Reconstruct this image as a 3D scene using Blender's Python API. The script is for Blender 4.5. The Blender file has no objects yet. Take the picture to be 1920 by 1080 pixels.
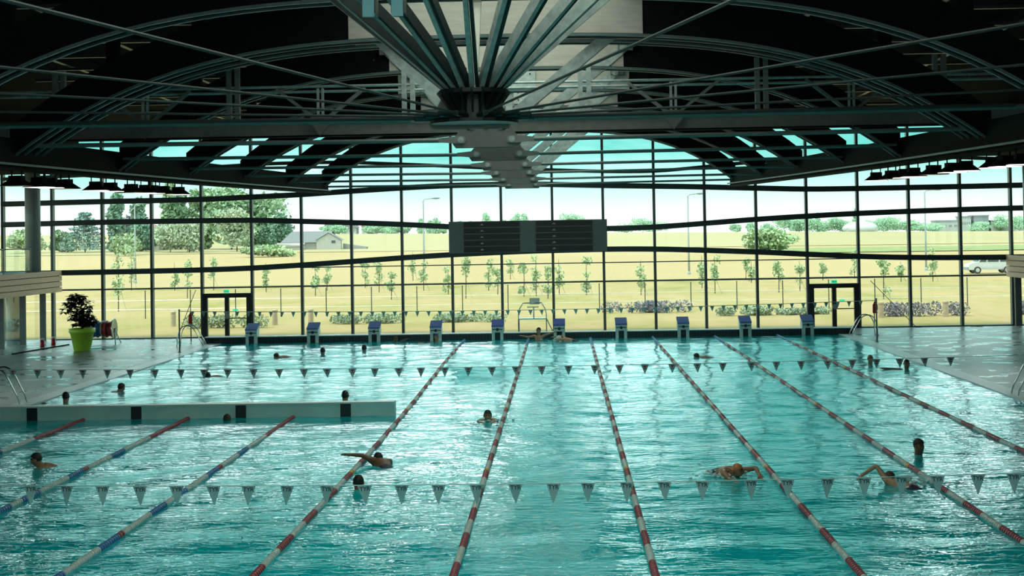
import bpy, bmesh, math, random
import numpy as np
from mathutils import Vector, Matrix
random.seed(7)
rng = np.random.default_rng(11)
sc = bpy.context.scene
C = bpy.context.collection
PI = math.pi

# ---------------------------------------------------------------- camera
CAM_H = 4.2323
def make_camera():
    f, yaw, pitch, roll, cx, cy = 2861.43, .0237, .0227, .0169, 984.53, 375.13
    cam = bpy.data.cameras.new('camera')
    o = bpy.data.objects.new('camera', cam); C.objects.link(o)
    right = Vector((math.cos(yaw), math.sin(yaw), 0)); fw0 = Vector((-math.sin(yaw), math.cos(yaw), 0)); z = Vector((0, 0, 1))
    fw = fw0*math.cos(pitch) + z*math.sin(pitch); up = z*math.cos(pitch) - fw0*math.sin(pitch)
    rc = right*math.cos(roll) - up*math.sin(roll); uc = right*math.sin(roll) + up*math.cos(roll)
    m = Matrix((rc, uc, -fw)).transposed().to_4x4(); m.translation = Vector((0, 0, CAM_H))
    o.matrix_world = m
    cam.sensor_width = 36; cam.lens = f/1920*36
    cam.shift_x = (960-cx)/1920; cam.shift_y = -(540-cy)/1920
    cam.clip_end = 6000; cam.clip_start = .1
    sc.camera = o
make_camera()

# ---------------------------------------------------------------- world: pale overcast turquoise sky
SKY_STRENGTH = 1.0
w = bpy.data.worlds.new('sky'); sc.world = w; w.use_nodes = True
nt = w.node_tree; nt.nodes.clear()
def N(t, typ, **k):
    n = t.nodes.new(typ)
    for a, b in k.items(): setattr(n, a, b)
    return n
out = N(nt, 'ShaderNodeOutputWorld'); bg = N(nt, 'ShaderNodeBackground'); bg.inputs[1].default_value = SKY_STRENGTH
tc = N(nt, 'ShaderNodeTexCoord'); sep = N(nt, 'ShaderNodeSeparateXYZ'); nt.links.new(tc.outputs['Generated'], sep.inputs[0])
mp = N(nt, 'ShaderNodeMapping'); mp.inputs['Scale'].default_value = (2.2, 2.2, 9); mp.inputs['Location'].default_value = (7.3, 1, 2.2); nt.links.new(tc.outputs['Generated'], mp.inputs[0])
nz = N(nt, 'ShaderNodeTexNoise'); nz.inputs['Scale'].default_value = 1.5; nz.inputs['Detail'].default_value = 6; nz.inputs['Distortion'].default_value = .4; nt.links.new(mp.outputs[0], nz.inputs[0])
rp = N(nt, 'ShaderNodeValToRGB'); nt.links.new(nz.outputs[0], rp.inputs[0])          # broken cloud: white cloud, turquoise gaps
rp.color_ramp.elements[0].position = .46; rp.color_ramp.elements[0].color = (.038, .155, .138, 1)
rp.color_ramp.elements[1].position = .72; rp.color_ramp.elements[1].color = (4.0, 4.2, 4.1, 1)
e = rp.color_ramp.elements.new(.58); e.color = (.115, .235, .215, 1)
mr = N(nt, 'ShaderNodeMapRange'); mr.inputs[1].default_value = .0; mr.inputs[2].default_value = .052; mr.inputs[3].default_value = 1; mr.inputs[4].default_value = 0; nt.links.new(sep.outputs[2], mr.inputs[0])
mxs = N(nt, 'ShaderNodeMix', data_type='RGBA'); nt.links.new(mr.outputs[0], mxs.inputs[0]); nt.links.new(rp.outputs[0], mxs.inputs[6]); mxs.inputs[7].default_value = (.255, .27, .258, 1)   # haze at the horizon
nt.links.new(mxs.outputs[2], bg.inputs[0]); nt.links.new(bg.outputs[0], out.inputs[0])

# ---------------------------------------------------------------- sun (hazy)
sl = bpy.data.lights.new('sun', 'SUN'); sl.energy = .6; sl.angle = math.radians(14); sl.color = (1, .93, .80)
so = bpy.data.objects.new('sun', sl); C.objects.link(so)
so.rotation_euler = Vector((.40, .30, -1)).to_track_quat('-Z', 'Y').to_euler()
sc.view_settings.view_transform = 'Standard'; sc.view_settings.look = 'None'
sc.view_settings.exposure = 2.5; sc.view_settings.gamma = 1.0; sc.view_settings.use_curve_mapping = False
cy = sc.cycles
cy.max_bounces = 10; cy.diffuse_bounces = 5; cy.glossy_bounces = 4; cy.transmission_bounces = 6; cy.transparent_max_bounces = 24
cy.caustics_refractive = True; cy.caustics_reflective = False; cy.use_denoising = True; cy.sample_clamp_indirect = 6

# ---------------------------------------------------------------- materials
MATS = {}
def mat(name, col, rough=.6, metal=0., var=.0, scale=6., bump=0., bscale=30., emit=None, spec=.5, alpha=None, stretch=None):
    if name in MATS: return MATS[name]
    m = bpy.data.materials.new(name); m.use_nodes = True; t = m.node_tree
    b = t.nodes['Principled BSDF']
    b.inputs['Base Color'].default_value = (*col, 1); b.inputs['Roughness'].default_value = rough; b.inputs['Metallic'].default_value = metal
    b.inputs['Specular IOR Level'].default_value = spec
    tcn = N(t, 'ShaderNodeTexCoord')
    vec = tcn.outputs['Object']
    if stretch:
        mpn = N(t, 'ShaderNodeMapping'); mpn.inputs['Scale'].default_value = stretch; t.links.new(vec, mpn.inputs[0]); vec = mpn.outputs[0]
    if var > 0:
        n = N(t, 'ShaderNodeTexNoise'); n.inputs['Scale'].default_value = scale; n.inputs['Detail'].default_value = 5; t.links.new(vec, n.inputs[0])
        r = N(t, 'ShaderNodeValToRGB'); t.links.new(n.outputs[0], r.inputs[0])
        r.color_ramp.elements[0].position = .3; r.color_ramp.elements[1].position = .7
        r.color_ramp.elements[0].color = (*[c*(1-var) for c in col], 1); r.color_ramp.elements[1].color = (*[min(1, c*(1+var)) for c in col], 1)
        t.links.new(r.outputs[0], b.inputs['Base Color'])
    if bump > 0:
        n = N(t, 'ShaderNodeTexNoise'); n.inputs['Scale'].default_value = bscale; n.inputs['Detail'].default_value = 4; t.links.new(vec, n.inputs[0])
        bp = N(t, 'ShaderNodeBump'); bp.inputs['Strength'].default_value = bump; bp.inputs['Distance'].default_value = .02
        t.links.new(n.outputs[0], bp.inputs['Height']); t.links.new(bp.outputs[0], b.inputs['Normal'])
    if emit:
        b.inputs['Emission Color'].default_value = (*emit[0], 1); b.inputs['Emission Strength'].default_value = emit[1]
    MATS[name] = m
    return m
def glass_mat(name, tint, ior=1.45, refl=(1, 1, 1)):
    m = bpy.data.materials.new(name); m.use_nodes = True; t = m.node_tree; t.nodes.clear()
    o = N(t, 'ShaderNodeOutputMaterial'); mx = N(t, 'ShaderNodeMixShader'); fr = N(t, 'ShaderNodeFresnel'); fr.inputs[0].default_value = ior
    tr = N(t, 'ShaderNodeBsdfTransparent'); tr.inputs[0].default_value = (*tint, 1)
    gl = N(t, 'ShaderNodeBsdfGlossy'); gl.inputs['Roughness'].default_value = .01; gl.inputs[0].default_value = (*refl, 1)
    t.links.new(fr.outputs[0], mx.inputs[0]); t.links.new(tr.outputs[0], mx.inputs[1]); t.links.new(gl.outputs[0], mx.inputs[2]); t.links.new(mx.outputs[0], o.inputs[0])
    MATS[name] = m; return m
GLASS = glass_mat('glass', (.96, .98, .97))
def opal_mat():
    m = bpy.data.materials.new('opal_skylight'); m.use_nodes = True; t = m.node_tree; t.nodes.clear()
    o = N(t, 'ShaderNodeOutputMaterial'); tr = N(t, 'ShaderNodeBsdfTranslucent'); tr.inputs[0].default_value = (.95, .93, .88, 1); t.links.new(tr.outputs[0], o.inputs[0]); return m
OPAL = opal_mat()
GLASS_RAIL = glass_mat('glass_rail', (.80, .95, .92))

def water_mat():
    m = bpy.data.materials.new('water'); m.use_nodes = True; t = m.node_tree; t.nodes.clear()
    o = N(t, 'ShaderNodeOutputMaterial'); fr = N(t, 'ShaderNodeFresnel'); fr.inputs[0].default_value = 1.33
    mx = N(t, 'ShaderNodeMixShader'); mx2 = N(t, 'ShaderNodeMixShader'); mx2.inputs[0].default_value = .64
    gl = N(t, 'ShaderNodeBsdfGlossy'); gl.inputs['Roughness'].default_value = .03; gl.inputs[0].default_value = (.86, .98, 1, 1)
    rf = N(t, 'ShaderNodeBsdfRefraction'); rf.inputs['IOR'].default_value = 1.33; rf.inputs['Roughness'].default_value = 0; rf.inputs[0].default_value = (.12, .84, .90, 1)
    df = N(t, 'ShaderNodeBsdfDiffuse'); df.inputs[0].default_value = (.002, .80, .90, 1)
    tcn = N(t, 'ShaderNodeTexCoord'); mpn = N(t, 'ShaderNodeMapping'); mpn.inputs['Scale'].default_value = (.62, 1.3, 1); t.links.new(tcn.outputs['Object'], mpn.inputs[0])
    n1 = N(t, 'ShaderNodeTexNoise'); n1.inputs['Scale'].default_value = 5.0; n1.inputs['Detail'].default_value = 3; n1.inputs['Distortion'].default_value = .6; t.links.new(mpn.outputs[0], n1.inputs[0])
    bp = N(t, 'ShaderNodeBump'); bp.inputs['Strength'].default_value = 1; bp.inputs['Distance'].default_value = .017
    t.links.new(n1.outputs[0], bp.inputs['Height'])
    for s in (fr, gl, rf): t.links.new(bp.outputs[0], s.inputs['Normal'])
    t.links.new(rf.outputs[0], mx2.inputs[1]); t.links.new(df.outputs[0], mx2.inputs[2])
    t.links.new(fr.outputs[0], mx.inputs[0]); t.links.new(mx2.outputs[0], mx.inputs[1]); t.links.new(gl.outputs[0], mx.inputs[2]); t.links.new(mx.outputs[0], o.inputs[0])
    MATS['water'] = m; return m
WATER = water_mat()

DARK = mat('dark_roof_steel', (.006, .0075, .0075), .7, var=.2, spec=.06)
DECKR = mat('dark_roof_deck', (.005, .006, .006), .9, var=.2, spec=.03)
ARCH = mat('arch_panel', (.50, .43, .375), .6, var=.10, scale=3, stretch=(1, 1, 6))
EDGE = mat('arch_flange', (.085, .13, .13), .35, .3, var=.15)
STEEL = mat('galvanised_steel', (.42, .46, .44), .42, .35, var=.22, scale=9)
STEELD = mat('dull_steel_plate', (.16, .165, .15), .5, .2, var=.08, scale=5)
ROD = mat('tie_rod_steel', (.17, .18, .17), .45, .4, var=.1)
LITST = mat('skylit_post_steel', (.80, .76, .66), .5, var=.05)
MULL = mat('mullion_paint', (.10, .125, .125), .45, .2, var=.1)
MULLD = mat('curved_transom_paint', (.028, .045, .047), .4, .2, var=.1)
WOOD = mat('balcony_wood', (.95, .60, .44), .55, var=.08, scale=4, stretch=(.6, .6, 10))
TILE_DARK = None

# ---------------------------------------------------------------- mesh helpers
def mesh(name, verts, faces, m=None, parent=None, smooth=False, mats=None, fm=None):
    me = bpy.data.meshes.new(name); me.from_pydata([tuple(v) for v in verts], [], faces); me.update()
    if mats:
        for q in mats: me.materials.append(q)
        if fm is not None: me.polygons.foreach_set('material_index', fm)
    elif m: me.materials.append(m)
    if smooth: me.polygons.foreach_set('use_smooth', [True]*len(me.polygons))
    o = bpy.data.objects.new(name, me); C.objects.link(o)
    if parent: o.parent = parent
    return o
def link(name, me, parent=None, loc=(0, 0, 0), rot=(0, 0, 0), scale=(1, 1, 1)):
    o = bpy.data.objects.new(name, me); C.objects.link(o); o.location = loc; o.rotation_euler = rot; o.scale = scale
    if parent: o.parent = parent
    return o
class MB:
    def __init__(s): s.v = []; s.f = []; s.mi = []; s.cur = 0
    def add(s, v, f):
        n = len(s.v); s.v += [tuple(q) for q in v]; s.f += [tuple(i+n for i in q) for q in f]; s.mi += [s.cur]*len(f); return s
    def box(s, x0, x1, y0, y1, z0, z1):
        return s.add([(x0, y0, z0), (x1, y0, z0), (x1, y1, z0), (x0, y1, z0), (x0, y0, z1), (x1, y0, z1), (x1, y1, z1), (x0, y1, z1)],
                     [(0, 3, 2, 1), (4, 5, 6, 7), (0, 1, 5, 4), (1, 2, 6, 5), (2, 3, 7, 6), (3, 0, 4, 7)])
    def bar(s, a, b, w, h=None, up=(0, 0, 1)):      # rectangular bar from a to b
        a = Vector(a); b = Vector(b); h = h or w; d = (b-a).normalized(); u = Vector(up)
        if abs(d.dot(u)) > .98: u = Vector((0, 1, 0))
        r = d.cross(u).normalized(); u = r.cross(d).normalized(); r *= w/2; u *= h/2
        v = [a-r-u, a+r-u, a+r+u, a-r+u, b-r-u, b+r-u, b+r+u, b-r+u]
        return s.add(v, [(0, 1, 2, 3), (7, 6, 5, 4), (0, 4, 5, 1), (1, 5, 6, 2), (2, 6, 7, 3), (3, 7, 4, 0)])
    def tube(s, pts, r, n=8, cap=True):
        pts = [Vector(p) for p in pts]; rs = r if hasattr(r, '__len__') else [r]*len(pts)
        V = []; F = []; ref = None
        for i, p in enumerate(pts):
            d = (pts[min(i+1, len(pts)-1)]-pts[max(i-1, 0)]).normalized()
            if ref is None: ref = Vector((0, 0, 1)) if abs(d.z) < .9 else Vector((1, 0, 0))
            a = d.cross(ref).normalized(); b = a.cross(d).normalized(); ref = b
            for k in range(n):
                t = 2*PI*k/n; V.append(p + (a*math.cos(t)+b*math.sin(t))*rs[i])
        for i in range(len(pts)-1):
            for k in range(n): F.append((i*n+k, i*n+(k+1) % n, (i+1)*n+(k+1) % n, (i+1)*n+k))
        if cap: F.append(tuple(range(n))[::-1]); F.append(tuple((len(pts)-1)*n+k for k in range(n)))
        return s.add(V, F)
    def lathe(s, prof, c=(0, 0, 0), n=16, axis='z'):
        V = []; F = []
        for r, z in prof:
            for k in range(n):
                t = 2*PI*k/n; x, y = r*math.cos(t), r*math.sin(t)
                p = (x, y, z) if axis == 'z' else ((x, z, y) if axis == 'y' else (z, x, y))
                V.append((p[0]+c[0], p[1]+c[1], p[2]+c[2]))
        for i in range(len(prof)-1):
            for k in range(n): F.append((i*n+k, i*n+(k+1) % n, (i+1)*n+(k+1) % n, (i+1)*n+k))
        F.append(tuple(range(n))[::-1]); F.append(tuple((len(prof)-1)*n+k for k in range(n)))
        return s.add(V, F)
    def prism(s, poly, y0, y1):                      # polygon in xz extruded along y
        n = len(poly); V = [(x, y0, z) for x, z in poly]+[(x, y1, z) for x, z in poly]
        F = [tuple(range(n)), tuple(range(2*n-1, n-1, -1))]+[(i, i+n, (i+1) % n+n, (i+1) % n) for i in range(n)]
        return s.add(V, F)
    def ball(s, c, r, n=10, m=6):
        r = r if hasattr(r, '__len__') else (r, r, r); V = []; F = []
        for i in range(1, m):
            ph = PI*i/m
            for k in range(n): t = 2*PI*k/n; V.append((c[0]+r[0]*math.sin(ph)*math.cos(t), c[1]+r[1]*math.sin(ph)*math.sin(t), c[2]+r[2]*math.cos(ph)))
        V.append((c[0], c[1], c[2]+r[2])); V.append((c[0], c[1], c[2]-r[2])); a, b = len(V)-2, len(V)-1
        for i in range(m-2):
            for k in range(n): F.append((i*n+k, (i+1)*n+k, (i+1)*n+(k+1) % n, i*n+(k+1) % n))
        for k in range(n): F.append((a, k, (k+1) % n)); F.append((b, (m-2)*n+(k+1) % n, (m-2)*n+k))
        return s.add(V, F)
    def build(s, name, m=None, parent=None, smooth=False, mats=None):
        return mesh(name, s.v, s.f, m, parent, smooth, mats, s.mi if mats else None)
    def data(s, name, m, smooth=False):
        o = s.build(name, m, None, smooth); me = o.data; bpy.data.objects.remove(o); return me
def tag(o, label=None, cat=None, group=None, kind=None):
    if label: o['label'] = label
    if cat: o['category'] = cat
    if group: o['group'] = group
    if kind: o['kind'] = kind
    return o
def thing(name, label, cat, loc=(0, 0, 0), rz=0, group=None, kind=None):
    o = bpy.data.objects.new(name, None); C.objects.link(o); o.location = loc; o.rotation_euler = (0, 0, rz); o.empty_display_size = .2
    return tag(o, label, cat, group, kind)
def struct(o): o['kind'] = 'structure'; return o
BOXES = {}
def pbox(name, x0, x1, y0, y1, z0, z1, m, parent=None):   # a box part whose mesh is shared between equal boxes
    key = (round(x1-x0, 4), round(y1-y0, 4), round(z1-z0, 4), m.name)
    if key not in BOXES:
        a, b, c = key[0]/2, key[1]/2, key[2]/2
        BOXES[key] = MB().box(-a, a, -b, b, -c, c).data(name, m)
    return link(name, BOXES[key], parent, ((x0+x1)/2, (y0+y1)/2, (z0+z1)/2))
def copy_tree(o, parent=None):
    c = o.copy(); C.objects.link(c)
    if parent: c.parent = parent
    for ch in list(o.children): copy_tree(ch, c)
    return c

# ================================================================ THE SETTING
XL, XR, YF, YN = -13.92, 11.08, 61.9, 11.9        # pool inner edges
GY = 65.6                                          # glass wall plane
CX = -1.15                                         # roof axis
WL, WR = -22.4, 19.3                               # ground floor side glazing
ROOF = 8.9

def deck_mat():
    m = bpy.data.materials.new('wet_deck_tiles'); m.use_nodes = True; t = m.node_tree; b = t.nodes['Principled BSDF']
    tcn = N(t, 'ShaderNodeTexCoord'); n = N(t, 'ShaderNodeTexNoise'); n.inputs['Scale'].default_value = .55; n.inputs['Detail'].default_value = 6; t.links.new(tcn.outputs['Object'], n.inputs[0])
    r = N(t, 'ShaderNodeValToRGB'); r.color_ramp.elements[0].position = .35; r.color_ramp.elements[1].position = .68
    r.color_ramp.elements[0].color = (.205, .205, .205, 1); r.color_ramp.elements[1].color = (.275, .27, .268, 1); t.links.new(n.outputs[0], r.inputs[0])
    br = N(t, 'ShaderNodeTexBrick'); br.inputs['Scale'].default_value = 1; br.offset = 0; br.inputs['Mortar Size'].default_value = .012
    br.inputs['Brick Width'].default_value = 2.4; br.inputs['Row Height'].default_value = 4.8
    br.inputs[1].default_value = (1, 1, 1, 1); br.inputs[2].default_value = (.95, .95, .95, 1); br.inputs[3].default_value = (.55, .6, .6, 1); t.links.new(tcn.outputs['Object'], br.inputs[0])
    mxc = N(t, 'ShaderNodeMix', data_type='RGBA', blend_type='MULTIPLY'); mxc.inputs[0].default_value = 1
    t.links.new(r.outputs[0], mxc.inputs[6]); t.links.new(br.outputs[0], mxc.inputs[7]); t.links.new(mxc.outputs[2], b.inputs['Base Color'])
    n2 = N(t, 'ShaderNodeTexNoise'); n2.inputs['Scale'].default_value = 1.1; n2.inputs['Detail'].default_value = 5; t.links.new(tcn.outputs['Object'], n2.inputs[0])
    r2 = N(t, 'ShaderNodeValToRGB'); r2.color_ramp.elements[0].position = .55; r2.color_ramp.elements[1].position = .63
    r2.color_ramp.elements[0].color = (.36, .36, .36, 1); r2.color_ramp.elements[1].color = (.10, .10, .10, 1); t.links.new(n2.outputs[0], r2.inputs[0]); t.links.new(r2.outputs[0], b.inputs['Roughness'])
    MATS['deck'] = m; return m
DECK = deck_mat()
GX0, GX1 = XL-.5, XR+.5
d = MB()
for a in ((-30, GX0, -10, 66), (GX1, 27, -10, 66), (GX0, GX1, YF+.4, 66), (GX0, GX1, -10, YN-.4)):
    d.box(a[0], a[1], a[2], a[3], -.3, .02)
struct(d.build('floor', DECK))
COP = mat('pale_gutter_grating', (.62, .66, .65), .35, var=.08, scale=12)
struct(MB().box(GX0-.02, XL, YN, YF, -.3, .025).build('trim_1', COP)); struct(MB().box(XR, GX1+.02, YN, YF, -.3, .025).build('trim_2', COP))
def tile_mat(name, c1, c2, mortar, w, h, rough=.25):
    m = bpy.data.materials.new(name); m.use_nodes = True; t = m.node_tree; b = t.nodes['Principled BSDF']
    tcn = N(t, 'ShaderNodeTexCoord'); br = N(t, 'ShaderNodeTexBrick'); br.offset = 0; br.inputs['Scale'].default_value = 1; br.inputs['Mortar Size'].default_value = .012
    br.inputs['Brick Width'].default_value = w; br.inputs['Row Height'].default_value = h
    br.inputs[1].default_value = (*c1, 1); br.inputs[2].default_value = (*c2, 1); br.inputs[3].default_value = (*mortar, 1)
    mpn = N(t, 'ShaderNodeMapping'); t.links.new(tcn.outputs['Object'], mpn.inputs[0]); t.links.new(mpn.outputs[0], br.inputs[0])
    t.links.new(br.outputs[0], b.inputs['Base Color']); b.inputs['Roughness'].default_value = rough; MATS[name] = m
    return m, mpn
PT, _ = tile_mat('pool_floor_tiles', (.72, .88, .88), (.68, .86, .87), (.55, .7, .72), .25, .125)
PD = -2.0
struct(MB().box(XL-.3, XR+.3, YN-.3, YF+.3, PD-.3, PD).build('pool_floor', PT))
for nm, a in (('wall_pool_left', (XL-.3, XL, YN, YF)), ('wall_pool_right', (XR, XR+.3, YN, YF)), ('wall_pool_near', (XL-.3, XR+.3, YN-.3, YN))):
    struct(MB().box(*a, PD, -.02).build(nm, PT))
pf = bpy.data.objects['pool_floor']
LINE = mat('lane_line_tile', (.015, .03, .05), .4, var=.1)
for k in range(10): pbox('lane_line', XL+2.5*(k+.5)-.14, XL+2.5*(k+.5)+.14, YN+2, YF-2, PD, PD+.012, LINE, pf)
# raised end wall of the pool behind the blocks
ET, emp = tile_mat('end_wall_tiles', (.010, .014, .016), (.018, .024, .026), (.035, .045, .045), .125, .25)
emp.inputs['Rotation'].default_value = (PI/2, 0, 0)
struct(MB().box(GX0-.2, GX1+.1, YF, YF+.4, PD, .25).build('wall_pool_end', ET))
struct(MB().box(GX0-.2, GX1+.1, YF-.02, YF+.45, .25, .285).build('trim_3', mat('white_coping', (.85, .86, .84), .4)))

# ---- water
def build_water():
    nx, ny = 270, 640
    xs = np.linspace(XL+.004, XR-.004, nx); ys = np.linspace(YN+.004, YF-.004, ny)
    Xg, Yg = np.meshgrid(xs, ys)
    Z = np.zeros_like(Xg)
    for i in range(70):
        lam = .42*(6.5**rng.random()); th = rng.normal(PI/2, 1.0); k = 2*PI/lam
        slope = .0108*(lam/1.2)**.15
        Z += slope/k*np.sin(k*(np.cos(th)*Xg+np.sin(th)*Yg)+rng.random()*6.28)*(.7+.3*np.sin(.21*Xg+.17*Yg+i))
    calm = np.clip(.72+(Yg-18)/120, .7, .95)
    Z *= calm
    V = np.stack([Xg.ravel(), Yg.ravel(), Z.ravel()], 1)
    idx = np.arange(nx*ny).reshape(ny, nx)
    F = np.stack([idx[:-1, :-1].ravel(), idx[:-1, 1:].ravel(), idx[1:, 1:].ravel(), idx[1:, :-1].ravel()], 1)
    me = bpy.data.meshes.new('pool_water'); me.vertices.add(len(V)); me.vertices.foreach_set('co', V.ravel().astype(np.float32))
    me.loops.add(F.size); me.loops.foreach_set('vertex_index', F.ravel().astype(np.int32))
    me.polygons.add(len(F)); me.polygons.foreach_set('loop_start', np.arange(0, F.size, 4, dtype=np.int32))
    me.update(calc_edges=True); me.polygons.foreach_set('use_smooth', [True]*len(F)); me.materials.append(WATER)
    o = bpy.data.objects.new('pool_water', me); C.objects.link(o)
    tag(o, 'rippling turquoise water filling the swimming pool', 'water', kind='stuff')
build_water()

# ---- glass wall ------------------------------------------------
mull_px = [-24.2, -22.04, -19.86, -17.72, -15.55, -13.38, -11.22, -9.06, -6.88, -4.73, -2.6, -.4, 1.78, 3.97, 6.13, 8.32, 10.47, 12.65, 14.82, 17.0, 19.15, 21.3]
BARS = {  # (x, z) of the curved transoms
 'u': [(-24.3, 7.0), (-18, 7.2), (-15.45, 7.35), (-12.67, 7.48), (-9.44, 7.49), (-5.76, 7.29), (-2.78, 7.1), (-.26, 6.98), (1.8, 6.88), (3.97, 6.84), (5.23, 6.93), (7.97, 7.16), (12, 7.3), (16, 7.25), (21.3, 7.0)],
 'a': [(-24.3, 5.93), (-19.7, 5.97), (-15.5, 5.98), (-11.1, 6.12), (-9.46, 6.21), (-6.86, 6.33), (-4.85, 6.4), (-1.53, 6.41), (1.86, 6.28), (5.2, 6.18), (10.44, 5.97), (12.5, 5.96), (16.9, 5.97), (21.3, 5.99)],
 'b': [(-24.3, 5.04), (-19.7, 5.08), (-15.5, 5.07), (-13.3, 5.06), (-11.2, 4.97), (-9.48, 4.9), (-6.88, 4.77), (-4.88, 4.63), (-1.5, 4.48), (2, 4.43), (4, 4.46), (5.2, 4.53), (8.2, 4.72), (10.4, 4.82), (12.5, 4.9), (14.7, 4.95), (16.8, 4.99), (21.3, 5.03)],
 'c': [(-24.3, 2.92), (-19.7, 2.93), (-15.5, 2.95), (-13.4, 2.99), (-11.2, 3.09), (-9.5, 3.18), (-6.9, 3.33), (-4.8, 3.43), (-1.5, 3.53), (2, 3.56), (4, 3.53), (5.2, 3.48), (8.2, 3.34), (10.4, 3.2), (12.4, 3.08), (14.6, 2.99), (16.8, 2.95), (21.3, 2.92)]}
def barz(k, x):
    p = BARS[k]; return float(np.interp(x, [q[0] for q in p], [q[1] for q in p]))
win = struct(bpy.data.objects.new('window_1', None)); C.objects.link(win); win.location = (0, GY, 0)
for x in mull_px:
    pbox('mullion', x-.055, x+.055, -.14, .14, 0.0, ROOF, MULL, win)
for k in 'uabc':
    xs = np.linspace(mull_px[0], mull_px[-1], 85); mb = MB(); V = []; F = []
    hh = .115 if k != 'u' else .075
    for x in xs:
        z = np.mean([barz(k, x+dx) for dx in (-.8, -.4, 0, .4, .8)])
        V += [(x, -.30, z-hh), (x, -.13, z-hh), (x, -.13, z+hh), (x, -.30, z+hh)]
    for i in range(len(xs)-1):
        for j in range(4): F.append((i*4+j, i*4+(j+1) % 4, i*4+4+(j+1) % 4, i*4+4+j))
    F += [(3, 2, 1, 0), tuple(4*(len(xs)-1)+j for j in range(4))]
    mb.add(V, F); mb.build('curved_transom', MULLD, win)
T1Z, T2Z = 2.17, 2.98
for z in (T1Z,): pbox('transom', mull_px[1], mull_px[-2], -.06, .06, z-.03, z+.03, MULL, win)
pbox('transom', -11.3, 12.4, -.05, .05, T2Z-.022, T2Z+.022, MULL, win)
pbox('sill', mull_px[1], mull_px[-2], -.12, .12, 0.0, .07, MULL, win)
for i in range(len(mull_px)-1):
    a, b = mull_px[i]+.05, mull_px[i+1]-.05; m = (a+b)/2
    rows = [.06, T1Z] + ([T2Z] if -11.3 < m < 12.4 else []) + ['c', 'b', 'a', 'u', ROOF]
    if i in (4, 16): rows[0] = 1.93                                 # doors fill the bottom
    for r0, r1 in zip(rows[:-1], rows[1:]):
        za = [barz(r0, q) if isinstance(r0, str) else r0 for q in (a, b)]; zb = [barz(r1, q) if isinstance(r1, str) else r1 for q in (a, b)]
        mesh('pane', [(a, -.02, za[0]), (b, -.02, za[1]), (b, -.02, zb[1]), (a, -.02, zb[0])], [(0, 1, 2, 3)], GLASS, win)
# doors
for n, (x0, x1) in enumerate(((-15.55, -13.38), (10.47, 12.65))):
    dr = struct(bpy.data.objects.new('door_%d' % (n+1), None)); C.objects.link(dr); dr.location = (x0, GY, 0)
    W = x1-x0; DK = mat('door_frame_dark', (.022, .027, .027), .4)
    pbox('door_frame', .03, W-.03, -.18, .0, 1.74, 1.93, DK, dr)
    for a, b in ((.04, .24), (W-.24, W-.04)): pbox('door_frame', a, b, -.18, 0, .0, 1.76, DK, dr)
    pbox('door_stile', W/2-.09, W/2+.09, -.2, -.02, .0, 1.76, DK, dr)
    pbox('door_rail', .24, W-.24, -.16, -.04, .02, .1, DK, dr)
    for a, b in ((.24, W/2-.09), (W/2+.09, W-.24)):
        mesh('pane', [(a, -.1, .1), (b, -.1, .1), (b, -.1, 1.74), (a, -.1, 1.74)], [(0, 1, 2, 3)], GLASS, dr)
    MB().tube([(W/2+.1, -.24, .86), (W-.26, -.24, .86)], .022).build('push_bar', DK, dr)
    MB().lathe([(.09, 0), (.12, .0), (.12, .04), (.09, .04)], (W/2+.02, -.24, .95), 14, 'y').build('handle', STEEL, dr)
GRN = mat('exit_sign_green', (.01, .33, .18), .5, emit=((.01, .5, .25), .25))
GRW = mat('sign_white', (.8, .9, .85), .5)
for n, (x, l) in enumerate(((-14.45, 'small green exit sign above the left glass door'), (11.55, 'small green exit sign above the right glass door'))):
    s = thing('exit_sign', l, 'sign', (x, GY-.26, 1.95), group='exit signs')
    pbox('housing', -.12, .12, -.04, .04, 0, .13, GRN, s); MB().prism([(-.07, .03), (-.02, .03), (-.02, .1), (-.07, .1)], -.047, -.04).build('pictogram', GRW, s)
    MB().prism([(.0, .055), (.05, .055), (.05, .03), (.09, .065), (.05, .1), (.05, .075), (0, .075)], -.047, -.04).build('arrow', GRW, s)
for n, (x, l) in enumerate(((-14.1, 'thin green strip sign on the left door glass'), (11.9, 'thin green strip sign on the right door glass'))):
    tag(MB().box(x-.12, x+.12, GY-.13, GY-.115, 1.17, 1.24).build('door_sticker', GRN), l, 'sign', 'door strip signs')

# ---- side glazing, galleries, columns
def side_wall(x, sgn, name, zb, z0, z1, ys, xin):
    wn = struct(bpy.data.objects.new(name, None)); C.objects.link(wn); wn.location = (x, 0, 0)
    for y in ys: pbox('mullion', -.12, .12, y-.06, y+.06, z0, z1, MULL, wn)
    for z in zb: pbox('transom', -.05, .05, ys[0], ys[-1], z-.05, z+.05, MULL, wn)
    for a, b in zip(ys[:-1], ys[1:]):
        mesh('pane', [(0, a+.06, z0), (0, b-.06, z0), (0, b-.06, z1), (0, a+.06, z1)], [(0, 1, 2, 3)], GLASS, wn)
ysl = [65.3-2.45*i for i in range(11)]
side_wall(WL, -1, 'window_2', (), .02, 2.1, ysl[::-1], 1); side_wall(WR, 1, 'window_3', (), .02, 2.15, ysl[::-1], 1)
side_wall(-24.4, -1, 'window_4', (5.0, 5.95), 3.0, 7.2, ysl[::-1], 1); side_wall(21.5, 1, 'window_5', (5.0, 5.95), 3.0, 7.2, ysl[::-1], 1)
SLAB = mat('gallery_slab', (.14, .15, .15), .7, var=.1)
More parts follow.
